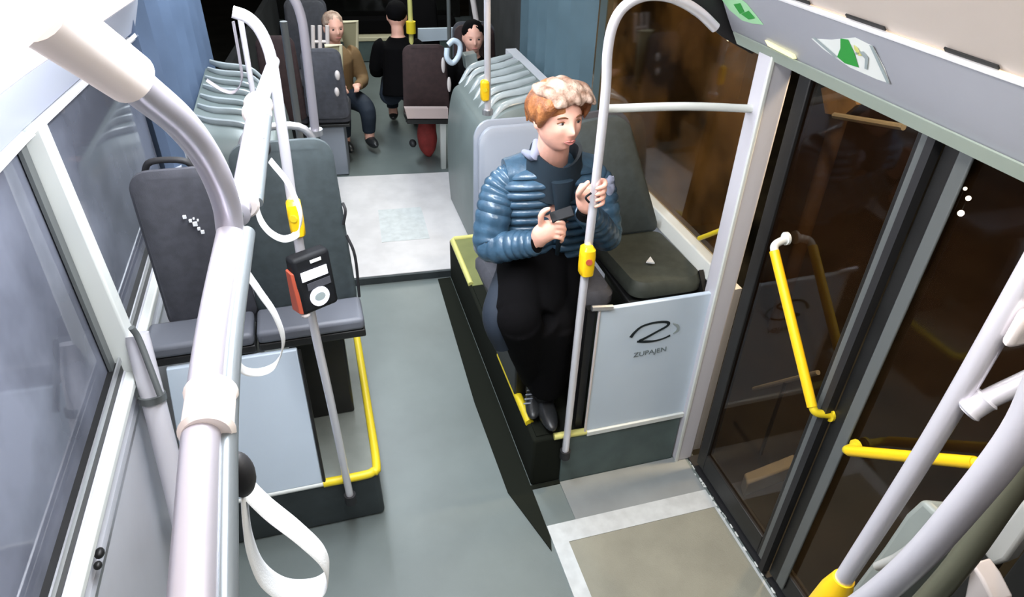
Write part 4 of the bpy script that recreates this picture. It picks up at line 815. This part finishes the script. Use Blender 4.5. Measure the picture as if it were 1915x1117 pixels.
def simple_person(lab, head, hair_m, cloth_m, yaw, seat_z, face=True, lean=0.0, mask=False):
    """small seated figure at the back: body, jacket, hair, trousers"""
    R_ = rotz(yaw); h = Vector(head); t_ = thing('person', lab, 'person', (h.x, h.y, 0.0))
    def Q(x, y, z): return h+R_ @ Vector((x, y, z))
    bb = B(); head_mesh(bb, h, R_, 1.0)
    bb.tube([Q(0, 0.03, -0.05), Q(0, 0.04, -0.16)], [0.05, 0.055], 14)
    bb.tube([Q(0, 0.04, -0.15), Q(0, 0.05, -0.25), Q(0, 0.10, -0.45), Q(0, 0.14, -0.62)], [0.06, 0.12, 0.12, 0.14], 18, 4)
    for s_ in (-1, 1):
        bb.tube([Q(0.15*s_, 0.05, -0.23), Q(0.20*s_, 0.02, -0.45), Q(0.09*s_, -0.19, -0.44)], [0.045, 0.038, 0.026], 12, 4)
        bb.tube([Q(0.09*s_, -0.19, -0.44), Q(0.06*s_, -0.24, -0.43)], [0.028, 0.032], 12)
        for k in range(4): bb.tube([Q(0.06*s_+(k-1.5)*0.012, -0.24, -0.42), Q(0.05*s_+(k-1.5)*0.012, -0.275, -0.435), Q(0.04*s_+(k-1.5)*0.010, -0.28, -0.46)], 0.0085, 8, 3)
        bb.tube([Q(0.085*s_, -0.20, -0.43), Q(0.045*s_, -0.225, -0.41), Q(0.03*s_, -0.25, -0.415)], 0.010, 8, 3)
        bb.tube([Q(0.09*s_, 0.12, -0.62), Q(0.11*s_, -0.28, -0.60), Q(0.11*s_, -0.30, -0.60-seat_z+0.08)], [0.085, 0.06, 0.04], 14, 5)
    bb.build('body', 'skin', t_, remesh=0.007)
    jb = B(); jb.tube([Q(0, 0.04, -0.155), Q(0, 0.05, -0.25), Q(0, 0.10, -0.45), Q(0, 0.14, -0.62)], [0.075, 0.145, 0.145, 0.165], 20, 4)
    for s_ in (-1, 1): jb.tube([Q(0.12*s_, 0.05, -0.22), Q(0.16*s_, 0.05, -0.25), Q(0.21*s_, 0.02, -0.45), Q(0.095*s_, -0.18, -0.44)], [0.06, 0.065, 0.055, 0.040], 14, 4)
    jb.build('jacket', cloth_m, t_, remesh=0.009)
    jb = B()
    for s_ in (-1, 1): jb.tube([Q(0.09*s_, 0.14, -0.62), Q(0.11*s_, -0.28, -0.60), Q(0.11*s_, -0.30, -0.60-seat_z+0.16)], [0.10, 0.075, 0.055], 14, 5)
    jb.build('trousers', 'jeans', t_, remesh=0.010)
    for s_ in (-1, 1): jb = B(); jb.ell(Q(0.11*s_, -0.34, -0.60-seat_z+0.085), (0.045, 0.12, 0.045), R_, 14, 10); jb.build('shoe', 'shoe', t_)
    hb = B(); hb.ell(Q(0, 0.02, 0.040), (0.086, 0.098, 0.088), R_, 24, 16, lambda v: v*(1+0.08*noise(v*40))); hb.build('hair', hair_m, t_)
    for s_ in (-1, 1):
        e = B(); e.ell(Q(0.031*s_, -0.083, 0.004), (0.011, 0.005, 0.006), R_, 10, 8); e.build('eye', 'iris', t_)
    e = B(); e.tube([Q(-0.02, -0.092, -0.06), Q(0, -0.098, -0.06), Q(0.02, -0.092, -0.06)], 0.004, 8, 3); e.build('lips', 'lips', t_)
    return t_
hp = at(885, 70, 'y', 5.35)
simple_person('passenger with dark hair and dark jacket seated behind the grey housing', hp, 'coat', 'coat', math.radians(-5), hp.z-0.60)
b = B(); pth = [at(838, 84, 'y', 5.0), at(848, 76, 'y', 5.0), at(860, 84, 'y', 5.0), at(858, 104, 'y', 4.99), at(846, 118, 'y', 4.98), at(836, 108, 'y', 4.98), at(836, 90, 'y', 5.0)]
b.tube(pth, 0.020, 10, 5); tag(b.build('scarf_loop', 'panel'), 'pale rolled loop held in front of the dark haired passenger', 'scarf')
b = B(); b.slab([at(868, 104, 'y', 5.05), at(892, 100, 'y', 5.05), at(896, 128, 'y', 5.0), at(872, 132, 'y', 5.0)], (0, 0.10, 0)); tag(b.build('hand_bag', 'hood', bevel=0.01), 'grey bag on the lap of the dark haired passenger', 'bag')
hp2 = at(624, 52, 'y', 6.0)
simple_person('passenger with fair hair seated by the cream partition at the left back', hp2, 'hair_top', mat('mustard_cloth', (0.20, 0.12, 0.05), 0.8), math.radians(15), hp2.z-0.60)
hp3 = at(742, 30, 'y', 6.0)
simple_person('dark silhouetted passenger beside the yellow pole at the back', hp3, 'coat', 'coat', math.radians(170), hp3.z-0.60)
seat('bus_seat', 'seat under the dark haired passenger beside the right rear wall', rr(0.87, 0.42), 0-RA, wd=0.38, back_h=0.60, cush_z=0.48, m_back='seat_red', m_shell='seat', m_cush='seat_red', handle=False)
for (px, py) in ((829, 122), (840, 158)):
    b = B(); b.ell(at(px, py, 'y', 5.08), (0.016, 0.015, 0.06), n=12, m=8); b.build('edge_grip', 'white_plastic', BROWN)

# ------------------------------------------------------------------ stickers on the header
def quad_on(px, py, xs):  # on the sloping header plane between (1.34,1.83) and (1.25,1.985)
    # plane through points with normal
    n_ = Vector((-(1.985-1.83), 0, -(1.34-1.25))).normalized(); p0 = Vector((1.34, 0, 1.83))+n_*xs
    q = RT2*((px-957.5)/FPX)+DN2*((py-558.5)/FPX)+FW; return CAMP+q*((p0-CAMP).dot(n_)/q.dot(n_))
NH = Vector((-(0.155), 0, -(0.09))).normalized()
def decal(poly, m, name, par, lift): b = B(); b.slab([quad_on(px, py, lift) for px, py in poly], NH*0.0008); return b.build(name, m, par, smooth=False)
t = thing('priority_sticker', 'large white and green wheelchair style sticker on the header above the door', 'sticker', quad_on(1590, 120, 0.002))
decal([(1518, 72), (1555, 74), (1600, 70), (1632, 86), (1655, 128), (1664, 156), (1640, 148), (1590, 126), (1560, 106), (1540, 92)], 'white', 'sticker_field', t, 0.003)
decal([(1572, 72), (1586, 74), (1598, 100), (1606, 126), (1580, 118), (1566, 106), (1572, 90)], 'green', 'sticker_symbol', t, 0.005)
for a_ in ([(1519, 70), (1524, 70), (1566, 106), (1562, 108)], [(1626, 84), (1632, 86), (1664, 156), (1659, 156)], [(1600, 98), (1614, 96), (1624, 108), (1622, 130), (1617, 128), (1618, 110), (1611, 101), (1601, 102)]): decal(a_, 'ink_pale', 'sticker_line', t, 0.006)
decal([(1597, 84), (1604, 90), (1612, 104), (1606, 104), (1598, 92)], 'yellow_pale', 'sticker_line', t, 0.006)
t = thing('priority_sticker', 'small pale green sticker at the far end of the header', 'sticker', quad_on(1400, 30, 0.002))
decal([(1345, -8), (1378, -8), (1396, 6), (1428, 46), (1408, 44), (1388, 38), (1364, 18)], 'green_pale', 'sticker_field', t, 0.003)
decal([(1372, 8), (1384, 6), (1392, 22), (1384, 26)], 'green', 'sticker_symbol', t, 0.005)
decal([(1386, 26), (1400, 20), (1412, 34), (1400, 36)], 'green', 'sticker_symbol', t, 0.005)
t = thing('header_flap', 'grey rectangular flap hanging under the header above the door glass', 'flap', at(1620, 165, 'x', 1.38))
b = B(); b.slab([at(1567, 138, 'x', 1.385), at(1670, 183, 'x', 1.385), at(1672, 202, 'x', 1.385), at(1572, 156, 'x', 1.385)], (0.03, 0, 0)); b.build('flap_board', 'console_light', t, bevel=0.003)
# white curved arch end above the window
t = thing('arch_trim', 'black and white curved trim above the right window by the header', 'trim', at(1340, 20, 'y', 2.0))
b = B(); b.tube([at(1268, -25, 'y', 2.05), at(1320, 5, 'y', 2.05), at(1365, 45, 'y', 2.05), at(1420, 78, 'y', 2.05)], 0.045, 14, 6, flat=0.35, up=(0, 1, 0)); b.build('trim_body', 'rubber', t)
b = B(); b.tube([at(1255, -10, 'y', 2.0), at(1300, 20, 'y', 2.0), at(1342, 52, 'y', 2.0)], [0.012, 0.014, 0.004], 12, 6); b.build('trim_edge', 'seam', t)

# ------------------------------------------------------------------ tubes at the right foreground
t = thing('entrance_rail', 'slanting steel pole with yellow foot at the right edge before the door', 'handrail', att(1570, 1095, 1.44))
A0 = at(1568, 1098, 'x', 1.0); A1 = at(1740, 830, 'x', 1.0); A2 = at(1920, 520, 'x', 1.0); A3 = at(1975, 420, 'x', 1.0)
b = B(); b.tube([A0, A1, A2, A3], 0.0195, 20, 5); b.build('rail_tube', 'steel_light', t)
b = B(); b.tube([at(1808, 772, 'x', 1.0), at(1845, 748, 'x', 1.02), at(1930, 708, 'x', 1.06)], 0.017, 16, 4); b.build('side_branch', 'steel_light', t)
collar(at(1828, 757, 'x', 1.01), at(1845, 748, 'x', 1.02)-at(1808, 772, 'x', 1.0), 0.0205, 0.04, 'steel_light', t)
b = B(); b.tube([at(1540, 1140, 'x', 1.0), at(1562, 1108, 'x', 1.0), at(1578, 1082, 'x', 1.0)], [0.040, 0.036, 0.024], 18, 3); b.build('yellow_foot', 'yellow_lacquer', t)
b = B(); b.box(at(1905, 600, 'x', 1.0)-Vector((0.02, 0.02, 0.04)), at(1905, 600, 'x', 1.0)+Vector((0.03, 0.0, 0.03))); b.build('end_bracket', 'white_plastic', t, bevel=0.01)
t = thing('entrance_rail', 'thick curved steel tube in the bottom right corner', 'handrail', at(1700, 1060, 'x', 0.85))
b = B(); b.tube([at(1960, 700, 'x', 0.85), at(1905, 815, 'x', 0.85), at(1800, 950, 'x', 0.85), at(1700, 1060, 'x', 0.85), at(1600, 1140, 'x', 0.85), at(1480, 1210, 'x', 0.85)], 0.0235, 20, 6); b.build('rail_tube', 'steel_light', t)
t = thing('entrance_rail', 'shaded olive grey tube below the thick curved tube at the right edge', 'handrail', at(1800, 1040, 'x', 1.05))
b = B(); b.tube([at(1960, 810, 'x', 1.02), at(1880, 930, 'x', 1.02), at(1790, 1060, 'x', 1.02), at(1700, 1160, 'x', 1.02)], 0.022, 18, 5); b.build('rail_tube', mat('shaded_steel', (0.20, 0.20, 0.14), 0.4, 0.5), t)  # darker olive tone puts the tube's shade into its colour
# grey console behind the tubes
t = thing('driver_console', 'grey moulded console behind the tubes in the bottom right corner', 'console', (1.15, 0.45, 0))
P_ = [(1722, 930), (1748, 955), (1768, 975), (1740, 1030), (1660, 1117), (1610, 1180), (1540, 1180), (1590, 1100), (1650, 1020), (1690, 960)]
c0 = [at(px, py, 'x', 1.12) for px, py in P_]; b = B(); b.slab(c0, (0.10, -0.02, -0.02)); b.build('console_body', 'console', t, bevel=0.015)
b = B(); b.tube([at(1762, 972, 'x', 1.10), at(1730, 1008, 'x', 1.10), at(1690, 1042, 'x', 1.10), at(1640, 1060, 'x', 1.10)], [0.010, 0.016, 0.016, 0.010], 10, 5); b.build('console_rib', 'console_light', t)
b = B(); b.tube([at(1771, 990, 'x', 1.09), at(1745, 1030, 'x', 1.09), at(1690, 1082, 'x', 1.09)], [0.006, 0.012, 0.008], 8, 5, flat=0.4); b.build('console_slot', 'frame_dark', t)
b = B(); b.slab([(1.10, 0.0, 0.0), (1.30, 0.0, 0.0), (1.30, 0.45, 0.0), (1.10, 0.45, 0.0)], (0, 0, 0.75)); b.build('console_foot', 'console', t, bevel=0.03)
t = thing('white_lever', 'pale tapering lever in the very bottom right corner', 'lever', at(1830, 1080, 'x', 1.1))
b = B(); b.slab([at(1815, 1052, 'x', 1.12), at(1836, 1082, 'x', 1.12), at(1860, 1130, 'x', 1.12), at(1800, 1130, 'x', 1.12)], (0.05, 0, 0)); b.build('lever_blade', 'white_plastic', t, bevel=0.006)
b = B(); b.tube([at(1802, 1052, 'x', 1.10), at(1760, 1090, 'x', 1.10), at(1710, 1150, 'x', 1.10)], [0.010, 0.018, 0.02], 12, 4); b.build('lever_arm', 'console_light', t)
b = B(); b.slab([at(1832, 1030, 'x', 1.2), at(1870, 985, 'x', 1.2), at(1915, 930, 'x', 1.2), at(1930, 980, 'x', 1.2), at(1880, 1050, 'x', 1.2), at(1856, 1060, 'x', 1.2)], (0.04, 0, 0)); tag(b.build('front_cover', 'console_light', bevel=0.008), 'pale angular cover piece at the right picture edge below the tubes', 'cover')

# ------------------------------------------------------------------ outside, at night
b = B(); b.box((-14, -8, -0.35), (24, 24, -0.32)); struct('ground', b, 'asphalt')
P4 = [at(px, py, 'z', -0.22) for px, py in ((1398, 905), (1490, 870), (1485, 848), (1392, 885))]
b = B(); b.slab(P4, (0, 0, -0.10)); tag(b.build('kerb_stone', 'kerb', bevel=0.01), 'pale stone block on the ground seen through the leaf next to the pillar', 'stone')
tt = thing('reflection_rod', 'thin pale rod modelling a reflection behind the steep yellow grab bar', 'rod', at(1470, 712, 'x', 2.0))  # rod and stake added outside to draw a streak of reflected light
b = B(); b.tube([at(1410, 728, 'x', 2.0), at(1530, 697, 'x', 2.0)], 0.012, 8); b.build('rod', 'kerb', tt)  # stands in for a streak of reflected light
b = B(); q = at(1470, 712, 'x', 2.0); b.tube([q, (q.x, q.y, -0.32)], 0.01, 8); b.build('added_stake', 'frame_dark', tt)
q = at(1565, 195, 'x', 2.6); tt = thing('reflection_board', 'tan board and dim post modelling a reflection at the top of the door glass', 'reflection', (q.x, q.y, -0.32))  # board, post and cross bar modelled for a reflection in the door glass
b = B(); b.slab([at(px, py, 'x', 2.6) for px, py in ((1535, 165), (1560, 158), (1592, 172), (1602, 196), (1575, 218), (1543, 212))], (0.03, 0, 0)); b.build('board', 'tan', tt)
b = B(); b.tube([(q.x+0.10, q.y+0.06, -0.32), (q.x+0.10, q.y+0.06, q.z)], 0.045, 10); b.build('post', 'tan_dark', tt)
b = B(); b.tube([at(1560, 216, 'x', 2.58), at(1690, 238, 'x', 2.58)], 0.016, 8); b.build('reflection_bar', 'kerb', tt)
for (px, py, r_, lab) in ((1805, 353, 0.013, 'topmost'), (1811, 371, 0.018, 'middle'), (1797, 399, 0.022, 'lowest and largest')):
    c = at(px, py, 'x', 4.2); b = B(); tt = thing('street_light', lab+' of the three white lights seen through the nearer door leaf', 'light', (c.x, c.y, -0.32), 'lights seen through the door'); b.ell(c, (r_, r_, r_), n=14, m=10); b.build('bulb', 'lamp', tt); b = B(); b.cyl((c.x+0.03, c.y+0.03, -0.32), (c.x+0.03, c.y+0.03, c.z), 0.004); b.build('mast', 'frame_dark', tt)
for (px, py, lab) in ((1362, 74, 'small white point of light beyond the upper right window'), (1400, 92, 'orange tinged point of light beyond the window next to the pillar')):
    c = at(px, py, 'x', 5.0); b = B(); tt = thing('street_light', lab, 'light', (c.x, c.y, -0.32)); b.ell(c, (0.02, 0.02, 0.02), n=10, m=8); b.build('bulb', 'lamp', tt); b = B(); b.cyl((c.x+0.02, c.y+0.02, -0.32), (c.x+0.02, c.y+0.02, c.z), 0.008); b.build('mast', 'frame_dark', tt)
